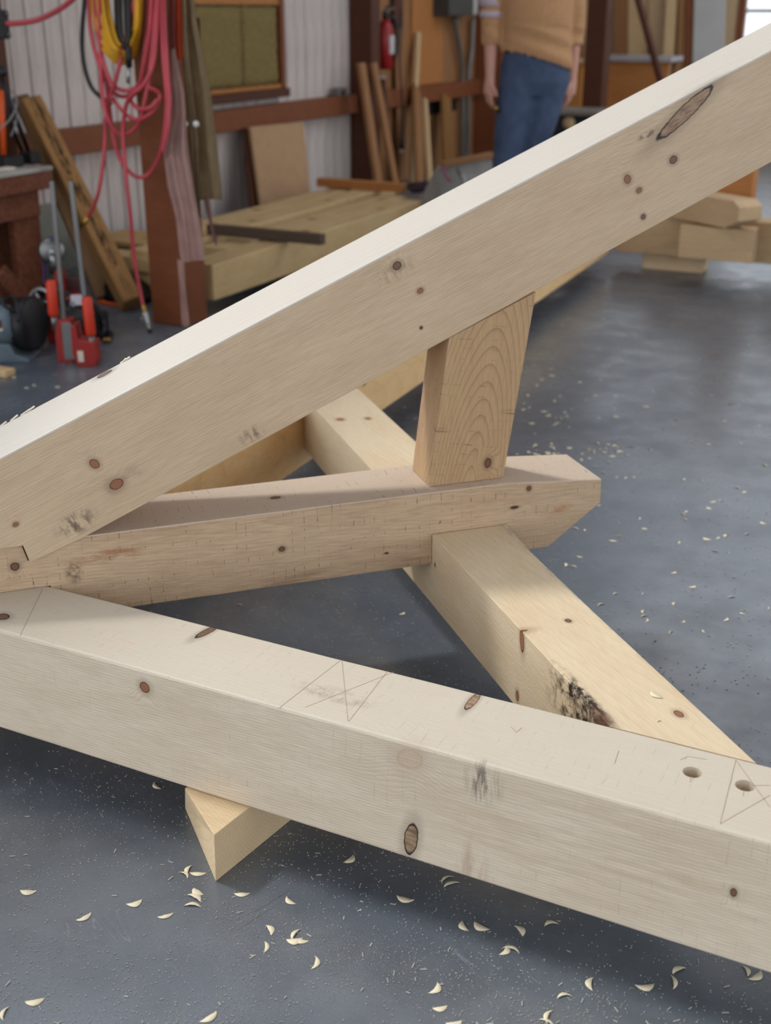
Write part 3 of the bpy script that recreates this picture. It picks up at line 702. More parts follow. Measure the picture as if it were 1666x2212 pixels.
# ---- wall hose reel at the upper left
rl = empty('hose_bracket', onx(4, 50, -2.15))
def rr(px, py, X=-2.15): return onx(px, py, X)-rl.location
link('bracket_body', box_me('bracket_body', (-.03, -.05, -.06), (.03, .015, .05), .006), M_blk, rl)
for dz in (-.045, .035): lathe('bolt', [(0, 0), (.009, 0), (.009, .006), (0, .008)], axis((.03, 0, dz), (1, 0, 0)), M_steel, rl, 12)
stick('bracket_arm', (-.155, -.02, 0), (-.03, -.02, 0), .03, .03, M_blk, rl)
tag(rl, 'black steel bracket holding a red hose at the upper left', 'bracket')
M_hose = plain('red_rubber_hose', (190, 72, 82), .45, var=.12); M_hose2 = plain('dark_red_hose', (140, 40, 52), .45, var=.12)
o = tube('air_hose', [onx(9, 51, -2.13), onx(40, 50, -2.1), onx(80, 43, -2.05), onx(120, 25, -1.98), onx(155, 0, -1.9), onx(185, -40, -1.8), onx(215, -110, -1.62), onx(260, -160, -1.5)], .011, M_hose, None); tag(o, 'pink red air hose sagging from the bracket to the hose post', 'hose')

# ---- hoses hanging on the post
YH = 2.62
def H(px, py, y=YH): return ony(px, py, y)
hk = empty('hose_hook', H(300, -60, 2.69))
tube('hook_arm', [Vector((0, .0, 0)), Vector((0, -.1, 0)), Vector((0, -.14, .03))], .008, M_dkst, hk); tag(hk, 'steel hook on the post above the hanging hoses', 'hook')
def hose(name, segs, r, mat, label, cat='hose', parts=()):
    root = empty(name, H(*segs[0][0], segs[0][1] if False else YH))
    root.location = ony(segs[0][0][0], segs[0][0][1], YH)
    for i, (sg, y) in enumerate([(s, YH-.012*(j % 5)) for j, s in enumerate(segs)]):
        pts = [ony(px, py, y+.02*math.sin(k*1.3))-root.location for k, (px, py) in enumerate(sg)]
        tube('loop', pts, r, mat, root, 8, 5)
    tag(root, label, cat); return root
red_segs = [
 [(198, -60), (192, 0), (195, 60), (205, 110), (222, 160), (240, 195), (262, 208), (285, 203), (302, 180), (312, 120), (318, 60), (322, -40)],
 [(208, -60), (206, 20), (214, 90), (228, 150), (246, 185), (270, 196), (292, 190), (308, 160), (322, 80), (330, -40)],
 [(296, -60), (286, 30), (270, 90), (258, 140), (248, 180), (236, 215), (228, 260), (226, 320), (216, 400), (205, 440), (190, 470)],
 [(215, -60), (216, 60), (218, 150), (222, 210), (232, 255), (250, 285), (268, 291), (290, 280), (305, 252), (316, 200), (330, 100), (340, -40)],
 [(340, -60), (338, 60), (330, 140), (308, 185), (285, 205), (272, 230), (266, 275), (268, 330), (274, 400), (282, 470), (290, 560), (305, 640), (312, 675)],
 [(226, 150), (236, 230), (246, 300), (260, 345), (285, 376), (305, 383), (325, 372), (345, 335), (355, 290), (360, 220), (358, 120), (352, -40)],
 [(352, -60), (356, 60), (362, 160), (366, 230), (358, 300)],
 [(345, -60), (350, 90), (360, 200), (364, 260), (350, 330)],
 [(240, 208), (252, 225), (275, 250), (300, 258), (325, 245), (342, 222), (345, 205), (335, 195), (318, 188)],
 [(318, 188), (300, 195), (282, 215), (300, 235), (325, 232), (340, 215)],
]
rh = hose('air_hose', red_segs, .008, M_hose, 'tangled red air hose hanging in loops from the post')
# blow gun on the end of the hose + brass coupler on the other end
M_brass = plain('brass', (176, 138, 70), .35, .9); M_alu = plain('aluminium', (170, 172, 172), .4, .8)
r0 = rh.location
e = ony(312, 675, YH-.012*4)-r0
g1 = ony(326, 722, YH-.06)-r0
tube('brass_fitting', [e+Vector((-.004, 0, .03)), e+Vector((.004, 0, -.012))], .011, M_brass, rh, 10, 1)
d = (g1-e)
tube('blow_gun', [e, e+d*.35, e+d*.55], lambda u: .016-.006*u, M_alu, rh, 10, 4)
tube('nozzle', [e+d*.5, e+d*.8], .008, M_alu, rh, 8, 1); tube('nozzle_tip', [e+d*.78, e+d*.98], .010, M_blk, rh, 8, 1)
tube('trigger', [e+d*.2+Vector((-.02, 0, 0)), e+d*.5+Vector((-.028, 0, .0))], .005, M_alu, rh, 6, 1)
e2 = ony(190, 470, YH-.024)-r0; e3 = ony(175, 490, YH-.03)-r0
tube('coupler', [e2, e3], lambda u: .012-.004*u, M_brass, rh, 10, 1)
yl = [[(198+i*5, -60), (200+i*6, 20), (208+i*6, 70-i*2), (222+i*5, 105-i*3), (242+i*3, 128-i*5), (262, 138-i*6), (282-i*2, 130-i*5), (296-i*2, 100-i*4), (304-i*2, 50), (306-i*2, -40)] for i in range(7)]
M_yel = plain('yellow_cable', (214, 158, 34), .5)
yc = hose('extension_cord', yl, .0062, M_yel, 'coil of yellow extension cord hanging inside the red hoses', 'cord')
r0 = yc.location
tube('plug', [ony(277, 100, YH-.07)-r0, ony(279, 145, YH-.07)-r0], .012, M_blk, yc, 8, 1); tube('plug_tip', [ony(278, 145, YH-.07)-r0, ony(277, 180, YH-.07)-r0], .008, M_alu, yc, 8, 1)
dk = hose('extension_cord', [[(262+i*4-12, -60), (252+i*4, 40), (256+i*4, 85), (266+i*2, 100), (274+i*2, 85), (272+i*4, 40), (270+i*4, -60)] for i in range(3)], .009, plain('dark_cable', (42, 40, 36), .6), 'dark cord hanging inside the yellow coil', 'cord')
o = tube('black_cable', [ony(px, py, 2.72) for px, py in ((186, -60), (183, 0), (178, 60), (178, 110), (184, 150), (196, 185), (212, 205), (240, 225))], .009, plain('black_cable', (40, 40, 42), .5)); tag(o, 'single black cable hanging beside the red hoses in front of the boards', 'cable')

# ---- clothes on the post
def cloth(name, rows, mat, root, folds=5, amp=.02, th=.006, seed=0):
    """rows: list of (left px, right px, row px, plane y)"""
    rnd = random.Random(seed); ph = rnd.uniform(0, 6); n = 22; bm = bmesh.new(); G = []; k = 5
    R = []
    for i in range(len(rows)-1):
        for j in range(k): R.append(tuple(rows[i][q]+(rows[i+1][q]-rows[i][q])*j/k for q in range(4)))
    R.append(rows[-1])
    for i, (l, r, py, y) in enumerate(R):
        row = []
        for j in range(n+1):
            u = j/n; w = amp*(math.sin(u*folds*2*math.pi+ph+.25*math.sin(i*.35))+.4*math.sin(u*folds*4.3+ph*2+i*.12))*min(1, .35+i/len(R))
            row.append(bm.verts.new(ony(l+(r-l)*u, py+2*math.sin(u*5+ph), y+w-.01*math.sin(u*math.pi))-root.location))
        G.append(row)
    for i in range(len(G)-1):
        for j in range(n): bm.faces.new((G[i][j], G[i][j+1], G[i+1][j+1], G[i+1][j]))
    bmesh.ops.solidify(bm, geom=bm.faces[:], thickness=th)
    return link(name, tomesh(name, bm, True), mat, root)
M_pink = plain('pinkish_leather', (212, 176, 166), .5, scale=14., var=.12); M_olive = plain('olive_brown_canvas', (164, 142, 108), .85, scale=20., var=.12); M_rust = plain('orange_strap', (190, 66, 26), .6)
M_greybr = plain('grey_brown_cloth', (128, 108, 92), .85)
ap = empty('leather_apron', ony(390, 300, 2.66))
cloth('apron_body', [(370, 378, 105, 2.655), (371, 386, 150, 2.655), (372, 398, 200, 2.65), (372, 402, 250, 2.65), (358, 404, 290, 2.645), (354, 408, 330, 2.645), (362, 418, 400, 2.64), (380, 430, 470, 2.64), (388, 440, 540, 2.64), (392, 442, 564, 2.64)], M_pink, ap, 2, .014, seed=1)
cloth('apron_tie', [(383, 397, 560, 2.645), (388, 400, 620, 2.645), (392, 408, 690, 2.645), (394, 410, 704, 2.65)], M_pink, ap, 1, .004, seed=2)
cloth('neck_strap', [(364, 374, -60, 2.66), (367, 376, 40, 2.66), (369, 378, 110, 2.66)], plain('red_pink_strap', (150, 60, 60), .6), ap, 1, .003, seed=3)
tag(ap, 'pinkish leather apron hanging on the hose post with a trailing tie', 'apron')
jc = empty('canvas_coat', ony(430, 200, 2.72))
cloth('coat_body', [(382, 418, -60, 2.74), (384, 424, 40, 2.74), (392, 440, 120, 2.73), (400, 456, 200, 2.72), (404, 466, 280, 2.72), (410, 474, 360, 2.72), (414, 478, 400, 2.72), (418, 480, 432, 2.72)], M_olive, jc, 2, .02, seed=4)
cloth('sleeve', [(384, 400, -60, 2.69), (390, 404, 60, 2.69), (402, 416, 180, 2.69), (412, 430, 300, 2.685), (420, 432, 400, 2.685), (424, 436, 470, 2.685)], M_olive, jc, 1.5, .012, seed=5)
cloth('tie', [(440, 452, 425, 2.70), (446, 456, 460, 2.70), (456, 462, 500, 2.70), (464, 470, 528, 2.71)], plain('dusty_pink_tie', (150, 110, 104), .8), jc, 1, .003, seed=6)
for px in (400, 424): lathe('button', [(0, 0), (.012, 0), (.012, .004), (0, .006)], axis(ony(px, 268, 2.655)-jc.location, (.4, -.9, 0)), plain('white_button', (210, 206, 200), .4), jc, 12)
tag(jc, 'olive brown canvas coat hanging behind the apron', 'coat')
sp = empty('orange_strap', ony(382, 60, 2.68))
cloth('strap', [(378, 392, -60, 2.675), (378, 394, 40, 2.675), (380, 396, 130, 2.675)], M_rust, sp, 1, .004, seed=7)
tag(sp, 'orange strap hanging between the red hoses and the coat', 'strap')
gb = empty('grey_cloth', ony(415, 80, 2.90)); cloth('cloth', [(400, 432, 40, 2.90), (406, 434, 120, 2.90), (424, 440, 150, 2.90), (430, 446, 195, 2.90)], M_greybr, gb, 1.5, .008, seed=8); tag(gb, 'grey brown cloth hanging beside the coat in front of the mineral wool', 'cloth')

# ---- two parallel clamps standing on the floor
def parallel_clamp(px_top, px_bot, py_bot, label, flip):
    b = onz(px_bot, py_bot, 0); r = empty('bar_clamp', b)
    vw = Vector((FW.x, FW.y, 0)).normalized(); rt = RT
    top = onp(px_top, 392, b, vw)-b
    dirv = top.normalized(); nrm = vw; sd_ = dirv.cross(nrm).normalized()
    def P(u, s, d): return dirv*u+sd_*s+nrm*d
    L = top.length
    link('bar', box_me('bar', (.10, -.006, -.008), (L, .006, .008), .001), M_steel, r, frm(dirv, nrm, sd_, P(0, 0, 0)))
    F = frm(sd_, nrm, dirv, Vector((0, 0, 0)))
    if flip:     # narrow edge-on jaw
        link('jaw', prism_me('jaw', [(-.028, 0), (.028, 0), (.03, .13), (.014, .16), (-.03, .16)], -.03, .03, .004), M_red, r, F)
        link('jaw_slide', box_me('jaw_slide', (-.034, -.034, .015), (.002, -.029, .15), .001), M_steel, r, F)
        h0, h1, hs = .16, .29, .03
    else:
        link('jaw', prism_me('jaw', [(-.02, 0), (.045, 0), (.06, .05), (.055, .15), (.035, .155), (.03, .10), (-.028, .09), (-.03, .03)], -.035, .035, .004), M_red, r, F)
        link('jaw_sticker', box_me('jaw_sticker', (.02, -.0365, .02), (.04, -.0355, .06), 0), M_cream, r, F)
        h0, h1, hs = .10, .24, -.012
    tube('screw', [P(h0-.04, hs, -.02), P(h0+.02, hs, -.02)], .012, M_steel, r, 10, 1)
    lathe('handle', [(0, 0), (.015, 0), (.019, .01), (.019, (h1-h0)-.01), (.014, h1-h0), (0, h1-h0)], axis(P(h0+.01, hs, -.02), dirv), M_orange2, r, 14)
    tag(r, label, 'clamp', 'long bar clamps standing on the floor'); return r
M_orange2 = plain('red_orange_handle', (206, 58, 30), .45)
parallel_clamp(112, 146, 780, 'left bar clamp standing edge-on with its steel slide facing out', True)
parallel_clamp(153, 200, 787, 'right bar clamp with an orange red handle and sticker on its jaw', False)
# ---- red belt grinder
bgp = onz(128, 742, 0)
vw = Vector((FW.x, FW.y, 0)).normalized()
bg = empty('belt_grinder', bgp, math.atan2(RT.y, RT.x))      # local x = right in the picture, y = away
s_ = 5.0/FPX
def bpt(px, py, d=0.):
    v = onp(px, py, bgp+vw*d, vw)-bgp; return Vector((v.dot(RT), d, v.z))
def bgbox(nm, px0, py0, px1, py1, d0, d1, m, bev=.006, zlo=None):
    a, b = bpt(px0, py1, d0), bpt(px1, py0, d0)
    return link(nm, box_me(nm, (a.x, d0, zlo if zlo is not None else a.z), (b.x, d1, b.z), bev), m, bg)
bgbox('base', 102, 680, 172, 742, 0, .2, M_red, .01, 0.)
bgbox('motor_housing', 106, 640, 165, 700, .02, .16, M_red, .012)
a = bpt(112, 650, .08); b = bpt(118, 588, .08)
link('arm', prism_me('arm', [(bpt(108, 645).x, bpt(108, 645).z), (bpt(132, 645).x, bpt(132, 645).z), (bpt(126, 590).x, bpt(126, 590).z), (bpt(110, 590).x, bpt(110, 590).z)], .05, .10, .004), M_red, bg)
tube('arm_tube', [bpt(117, 592, .075), bpt(112, 545, .075)], .02, M_steel, bg, 12, 1)
wc = bpt(112, 541, .07)
lathe('contact_wheel', [(0, -.02), (.042, -.02), (.05, -.014), (.05, .014), (.042, .02), (0, .02)], axis(wc, (.35, -1, .1)), M_steel, bg, 28)
lathe('wheel_bracket', [(0, 0), (.012, 0), (.012, .02), (0, .022)], axis(wc+Vector((.005, -.03, 0)), (.35, -1, .1)), M_alu, bg, 14)
tube('bracket_arm', [wc+Vector((.004, -.035, .0)), bpt(117, 575, .03)], .011, M_alu, bg, 8, 1)
belt = plain('purple_belt', (70, 56, 104), .7)
bp = [bpt(100, 640, .07)+Vector((-.01, 0, 0)), bpt(97, 590, .07), bpt(95, 545, .07), bpt(99, 523, .07), bpt(110, 515, .07), bpt(121, 522, .07), bpt(127, 540, .07)]
tube('belt', bp, .006, belt, bg, 8, 6, 3.0)
hw = bpt(88, 652, -.04)
torus('hand_wheel', .048, .007, axis(hw, (-.35, -1, .15)), M_alu, bg)
lathe('wheel_hub', [(0, -.02), (.016, -.02), (.016, .03), (.008, .04), (0, .04)], axis(hw, (-.35, -1, .15)), M_steel, bg, 14)
for k in range(3):
    A = axis(hw, (-.35, -1, .15)); v = A.to_3x3() @ Vector((math.cos(k*2.1), math.sin(k*2.1), 0))*.046
    tube('spoke', [hw, hw+v], .005, M_alu, bg, 6, 1)
torus('drive_wheel', .05, .014, axis(hw+Vector((.03, .04, 0)), (-.35, -1, .15)), M_blk, bg)
bgbox('orange_guard', 98, 622, 112, 634, -.01, .03, M_orange, .003)
bgbox('tool_rest', 140, 600, 172, 640, .10, .15, plain('maroon_plate', (70, 40, 40), .5), .006)
tube('cable_arch', [bpt(108, 636, -.01), bpt(130, 630, -.02), bpt(155, 640, -.02), bpt(168, 660, -.02)], .008, M_blk, bg)
lathe('black_drum', [(0, -.05), (.055, -.05), (.062, -.03), (.062, .03), (.05, .05), (0, .05)], axis(bpt(148, 690, -.04), (.5, -1, 0)), M_blk, bg, 24)
lab = bgbox('instruction_card', 154, 637, 176, 659, -.065, -.063, plain('white_card', (214, 210, 220), .6), 0)
link('print', box_me('print', (bpt(160, 645).x, -.067, bpt(160, 654).z), (bpt(170, 645).x, -.0655, bpt(160, 643).z), 0), plain('grey_print', (150, 148, 162), .6), lab)
tag(bg, 'red belt grinder with a grey contact wheel and chrome hand wheel', 'grinder')
# tangle of black cable beside it
cbp = onz(222, 735, 0)
cb2 = empty('power_cable', cbp)
def cpt(px, py, d=0.): return onp(px, py, cbp+vw*d, vw)-cbp
for i, seg in enumerate(([(170, 665), (200, 655), (222, 690), (224, 718), (200, 728), (184, 700)], [(205, 665), (222, 690), (236, 725), (240, 738), (228, 742), (215, 730)], [(214, 690), (232, 712), (242, 732), (226, 735), (212, 712)], [(190, 690), (212, 684), (218, 720), (205, 734)])):
    tube('cable_loop', [Vector((v.x, v.y, max(v.z, .009))) for v in [cpt(px, py, -.03+.02*(i+j % 3)) for j, (px, py) in enumerate(seg)]], .008, M_blk, cb2)
link('switch_box', box_me('switch_box', (-.10, .0, 0), (-.02, .08, .10), .01), M_blk, cb2)
for px, py in ((226, 737), (234, 738)): tube('plug', [Vector((v.x, v.y, max(v.z, .011))) for v in (cpt(px, py-6, -.05), cpt(px+2, py+4, -.06))], .010, M_brass, cb2, 8, 1)
tag(cb2, 'tangled black power cable on the floor right of the red grinder', 'cable')
# dark bag behind
dkb = empty('black_bag', onz(232, 655, 0))
bm = bmesh.new(); add_lathe(bm, [(0, 0), (.14, .0), (.17, .03), (.13, .08), (.06, .11), (0, .115)], Matrix.Diagonal((.75, .5, 1, 1)), 18)
for v in bm.verts: v.co += Vector((random.uniform(-.008, .008), random.uniform(-.008, .008), 0))
link('bag', tomesh('bag', bm, True), M_blk, dkb); tube('orange_cord', [Vector((-.08, -.10, .008)), Vector((0, -.11, .008)), Vector((.10, -.10, .008))], .007, M_orange, dkb)
dkb.location += Vector((.05, .08, 0))
tag(dkb, 'black bag with an orange cord on the floor behind the clamps', 'bag')
# ---- grey bench grinder at the left edge
gp = onz(22, 775, 0); gr = empty('bench_grinder', gp, math.atan2(RT.y, RT.x))
M_bg = plain('blue_grey_casting', (98, 112, 122), .45)
def gpt(px, py, d=0.):
    v = onp(px, py, gp+vw*d, vw)-gp; return Vector((v.dot(RT), d, v.z))
link('base', prism_me('base', [(-.12, 0), (.09, 0), (.085, .014), (.04, .03), (.022, .07), (-.06, .07), (-.09, .03), (-.12, .014)], -.06, .1, .005), M_bg, gr)
lathe('motor_body', [(0, -.09), (.055, -.09), (.072, -.07), (.075, 0), (.07, .05), (.05, .08), (0, .08)], axis(Vector((-.03, .0, .128)), (1, -.25, .05)), M_bg, gr, 26)
link('name_plate', box_me('name_plate', (-.075, -.083, .135), (.008, -.074, .165), .003), plain('maroon_plate_label', (92, 34, 44), .5), gr)
link('plate_edge', box_me('plate_edge', (-.075, -.083, .124), (.012, -.075, .133), .002), M_cream, gr)
lathe('wheel_guard', [(0, -.03), (.085, -.03), (.1, -.02), (.1, .02), (.085, .03), (0, .03)], axis(Vector((.075, .03, .125)), (1, -.3, .05)), M_blk, gr, 30)
tube('cord', [Vector((-.02, .02, .2)), Vector((.03, .0, .23)), Vector((.06, -.04, .21)), Vector((.07, -.08, .16))], .008, M_blk, gr)
tube('eye_shield_arm', [Vector((.06, -.07, .19)), Vector((.035, -.1, .22)), Vector((.02, -.09, .25))], .006, M_blk, gr)
tag(gr, 'blue grey bench grinder with a black wheel guard on the floor', 'grinder')
q = onz(8, 812, 0)
o = box('offcut', (q.x-.12, q.y-.02, 0), (q.x+.03, q.y+.03, .025), M_light, None, .003); tag(o, 'small pale offcut on the floor at the left edge', 'wood block')

# ================================================================== LEFT WALL, FAR PART
XF = XW+.012
def leanw(px0, py0, px1, py1, w, th_, mat, label, X0=-2.2, X1=XW+.06, name='leaning_board', grp='boards leaning on the far left wall', cat='board'):
    """bottom pixel column px0 on floor plane X0, top pixel (px1,py1) on plane X1"""
    b = onx(px0, floorpx(px0, X0), X0); b.z = .012; t = onx(px1, py1, X1)
    o = stick(name, b, t, w, th_, mat, None, up=(1, 0, 0), bev=.003); tag(o, label, cat, grp); return o
leanw(822, 0, 780, 136, .085, .03, M_tan, 'first tan board leaning right of the dark wall post', -2.14, XW+.2)
leanw(858, 0, 806, 136, .07, .03, M_tan, 'second tan board leaning right of the dark wall post', -2.14, XW+.2)
leanw(846, 0, 828, 170, .04, .025, M_dkbrown, 'dark narrow board between the two leaning tan boards', -2.2, XW+.16)
leanw(888, 0, 903, 70, .05, .03, M_light, 'light narrow board leaning beside the amber plywood', -2.3, XW+.05)
leanw(907, 0, 899, 190, .13, .03, M_tan, 'wide tan board standing below the amber plywood', -2.15, XW+.11)
leanw(868, 0, 860, 66, .12, .02, M_tan, 'brown board standing behind the hanging cord', XW+.06, XW+.045)
leanw(968, 0, 963, 208, .17, .03, wood('olive_tan_panel', (140, 100, 54), (112, 76, 40)), 'olive tan panel standing below the black opening', -2.3, XW+.09)
leanw(930, 0, 918, 215, .05, .03, M_light, 'thin light strip leaning against the wide tan board', -2.12, XW+.14)
def wallpanel(px0, py0, px1, py1, d0, d1, mat, name, label, cat, parent=None):
    a = onx(px0, py1, XW+d1); b = onx(px1, py0, XW+d1)
    o = box(name, (XW+d0, a.y, min(a.z, b.z)), (XW+d1, b.y, max(a.z, b.z)), mat, parent, .002)
    if label: tag(o, label, cat)
    return o
wallpanel(816, -200, 1036, floorpx(816, XW+.018), .0125, .0135, M_tan, 'hardboard_sheet', 'brown hardboard lining the far left wall', 'sheet')
wallpanel(890, -200, 962, 186, .014, .03, M_amber, 'plywood_sheet', 'amber plywood panel fixed to the far left wall', 'plywood sheet')
wallpanel(918, 184, 988, 250, .014, .02, M_black, 'black_panel', 'flat black panel below the amber plywood panel', 'tarp')  # thin flat black panel on the wall
wallpanel(852, -150, 872, 62, .014, .05, M_dkbrown, 'wall_batten', 'dark batten hanging above the brown board', 'batten')
fe = empty('fire_extinguisher', onx(832, 150, XW+.16))
def fpt(px, py, X=XW+.16): return onx(px, py, X)-fe.location
lathe('cylinder', [(0, 0), (.045, 0), (.055, .012), (.055, .26), (.04, .3), (.02, .32), (0, .32)], Matrix.Translation((0, 0, 0)), plain('extinguisher_red', (150, 22, 26), .3), fe, 24)
lathe('valve', [(0, .32), (.02, .32), (.02, .37), (0, .372)], Matrix.Identity(4), M_blk, fe, 14)
stick('handle', (.0, 0, .372), (.02, .1, .392), .02, .012, M_steel, fe); stick('lever', (.0, 0, .39), (.02, .1, .42), .02, .01, M_blk, fe)
tube('hose', [Vector((.02, .01, .35)), Vector((.06, .05, .3)), Vector((.06, .06, .15)), Vector((.05, .05, .06))], .012, M_blk, fe)
link('label', box_me('label', (.03, -.03, .1), (.0575, .035, .22), .004), plain('extinguisher_label', (196, 190, 190), .5), fe)
link('wall_bracket', box_me('wall_bracket', (-.146, -.02, .1), (-.03, .02, .2), .003), M_dkst, fe)
tag(fe, 'red fire extinguisher with a pale label hung on the left wall', 'extinguisher')
cn = empty('paint_can', onx(822, 178, XW+.13)); lathe('can', [(0, -.05), (.035, -.05), (.035, .04), (0, .042)], Matrix.Identity(4), plain('white_can', (170, 170, 160), .5), cn, 16)
lathe('green_band', [(0, -.12), (.036, -.12), (.036, -.052), (0, -.052)], Matrix.Identity(4), plain('green_label', (104, 120, 40), .5), cn, 16); link('hanger', box_me('hanger', (-.118, -.01, -.02), (-.034, .01, .0), .002), M_dkst, cn)
tag(cn, 'white can with a green band hanging under the fire extinguisher', 'can')
hc = empty('hanging_cord', onx(868, 60, XW+.13))
tube('cord', [onx(px, py, XW+.13)-hc.location for px, py in ((868, 20), (866, 70), (864, 140), (868, 210), (870, 260), (868, 305))], .008, M_blk, hc)
tube('connector', [onx(868, 300, XW+.13)-hc.location, onx(868, 322, XW+.13)-hc.location], .018, M_blk, hc, 10, 1); tube('connector_tip', [onx(868, 320, XW+.13)-hc.location, onx(868, 330, XW+.13)-hc.location], .014, M_cream, hc, 10, 1)
tag(hc, 'black cord with a connector hanging down the far left wall', 'cord')
bx_ = empty('electrical_box', onx(1000, 34, XW+.02))
a = onx(972, 32, XW+.17); b = onx(1024, 0, XW+.17)
link('box_body', box_me('box_body', (.0, a.y-bx_.location.y, 0), (.15, b.y-bx_.location.y, .55), .006), plain('dark_grey_enclosure', (66, 66, 62), .5), bx_)
c_ = onx(1037, 28, XW+.16)
link('cover_edge', box_me('cover_edge', (0, b.y-bx_.location.y+.002, .01), (.12, c_.y-bx_.location.y, .54), .004), plain('light_grey_cover', (190, 190, 186), .5), bx_)
tag(bx_, 'grey electrical box on the far left wall above two conduits', 'electrical box')
M_cond = plain('galvanised_conduit', (122, 118, 112), .4, .6)
for k, (pts, l) in enumerate(([[(984, 38), (990, 90), (998, 140), (1000, 200), (1000, 345)], 'left grey conduit running down from the electrical box'], [[(1022, 38), (1020, 100), (1014, 150), (1012, 200), (1010, 345)], 'right grey conduit running down from the electrical box'])):
    pp_ = [onx(px, py, XW+.06) for px, py in pts]; pp_.append(Vector((XW+.06, pp_[-1].y, .001)))
    o = tube('conduit', pp_, .02, M_cond, None, 10, 4); tag(o, l, 'conduit', 'conduits below the electrical box')
sw = empty('wall_switch', onx(752, 192, XW+.12)); sw.location.z = gz1+.001; sw.location.x = XW+.055
link('plate', box_me('plate', (-.025, -.07, 0), (.025, .07, .05), .004), plain('grey_box', (120, 116, 112), .5), sw); link('knob', box_me('knob', (.026, -.02, .01), (.036, .02, .03), .003), M_blk, sw)
tag(sw, 'small grey box sitting on the girt near the dark wall post', 'box')

# ---- grey trough with a wooden rail beyond the stack
M_trough = plain('grey_sheet_metal', (140, 136, 130), .5, .2)
tg = empty('steel_trough', (-1.02, 5.35, 0))
u1 = onz(902, 445, .18); 
A0 = ony(955, 358, 5.0); A1 = ony(1062, 332, 5.3)
B0 = ony(880, 470, 4.95)
def tv(v): return Vector(v)-tg.location
def slab(nm, pts, th_, m):
    n = (pts[1]-pts[0]).cross(pts[2]-pts[0]).normalized(); bm = bmesh.new()
    a = [bm.verts.new(p) for p in pts]; b = [bm.verts.new(p+n*th_) for p in pts]; k = len(pts)
    bm.faces.new(a); bm.faces.new(b[::-1])
    for i in range(k): bm.faces.new((a[i], b[i], b[(i+1) % k], a[(i+1) % k]))
    return link(nm, tomesh(nm, bm), m, tg)
slab('side_panel', [tv(ony(905, 452, 5.0)), tv(ony(945, 372, 5.0)), tv(ony(955, 360, 5.02)), tv(ony(1062, 338, 5.32)), tv(ony(1075, 430, 5.3)), tv(ony(960, 470, 5.02))], .02, M_trough)
stick('top_rail', tv(ony(955, 356, 5.02)), tv(ony(1064, 334, 5.33)), .05, .03, M_tan, tg)
for px, y in ((960, 5.05), (1055, 5.3)):
    v = ony(px, 400, y+.05); stick('leg', Vector((v.x, v.y, .0))-tg.location, Vector((v.x, v.y, v.z))-tg.location, .04, .04, M_dkst, tg, up=(0, 1, 0))
tube('steel_pipe', [tv(ony(990, 365, 4.98)), tv(ony(1012, 410, 4.93))], .014, M_alu, tg, 8, 1)
tube('pink_ribbon', [tv(ony(958, 358, 4.97)), tv(ony(960, 372, 4.97)), tv(ony(968, 385, 4.97)), tv(ony(975, 392, 4.97))], .012, plain('pink_ribbon', (168, 92, 128), .6), tg, 8, 5, .4)
tag(tg, 'grey steel trough with a wooden rail and pink ribbon beyond the stack', 'trough')
pr = empty('purple_cloth', onz(920, 416, .215)); bm = bmesh.new()
add_lathe(bm, [(0, 0), (.10, 0), (.12, .02), (.07, .05), (0, .055)], Matrix.Diagonal((1, .8, 1, 1)), 14)
for v in bm.verts: v.co += Vector((random.uniform(-.015, .015), random.uniform(-.015, .015), random.uniform(0, .012)))
link('cloth', tomesh('cloth', bm, True), plain('dark_purple_cloth', (64, 46, 58), .9), pr); tag(pr, 'crumpled dark purple cloth at the far end of the beam stack', 'cloth')

# ================================================================== BACK WALL
GB = 'boards and sheets leaning on the back wall'
def backboard(px0, px1, pytop, mat, label, Y=YB-.05, name='leaning_sheet', cat='sheet', th_=.03, z0=.002, slant=0., pb0=None, pb1=None):
    t0, t1 = ony(px0, pytop, Y), ony(px1, pytop, Y)
    h = t0.z
    pb = [ony(px0 if pb0 is None else pb0, 300, Y-slant).x, ony(px1 if pb1 is None else pb1, 300, Y-slant).x]
    bm = bmesh.new(); c = Vector(((t0.x+t1.x)/2, Y, 0))
    P = [Vector((pb[0], Y-slant, z0)), Vector((pb[1], Y-slant, z0)), Vector((t1.x, Y, h)), Vector((t0.x, Y, h))]
    a = [bm.verts.new(p-c) for p in P]; b = [bm.verts.new(p-c+Vector((0, -th_, 0))) for p in P]
    bm.faces.new(a); bm.faces.new(b[::-1])
    for i in range(4): bm.faces.new((a[i], b[i], b[(i+1) % 4], a[(i+1) % 4]))
    o = link(name, tomesh(name, bm), mat, None, Matrix.Translation(c)); tag(o, label, cat, GB); return o
M_or = wood('orange_plywood', (206, 142, 74), (170, 108, 52), ringf=30, contrast=.4)
M_wsheet = plain('white_sheet', (186, 184, 182), .5, scale=3., var=.06)
backboard(1248, 1262, -130, M_or, 'orange strip beside the narrow bright window', YB-.03)
backboard(1266, 1292, -130, M_light, 'light board standing left of the dark brown post', YB-.06, pb0=1262, pb1=1286)
backboard(1330, 1358, -130, M_tan, 'tan board standing right of the dark brown post', YB-.05)
backboard(1360, 1402, -130, M_light, 'broad beige sheet behind the slanting dark pole', YB-.04)
backboard(1404, 1440, -130, M_beige, 'second beige sheet right of the slanting dark pole', YB-.07)
backboard(1448, 1470, -130, M_light, 'leaning light board right of the beige sheets', YB-.09, pb0=1428, pb1=1446, slant=.3)
backboard(1472, 1486, -130, M_tan, 'narrow tan board beside the white sheet', YB-.06, pb0=1462, pb1=1474, slant=.2)
backboard(1488, 1500, -130, M_brown, 'brown board left of the white sheet', YB-.06, pb0=1480, pb1=1492, slant=.2)
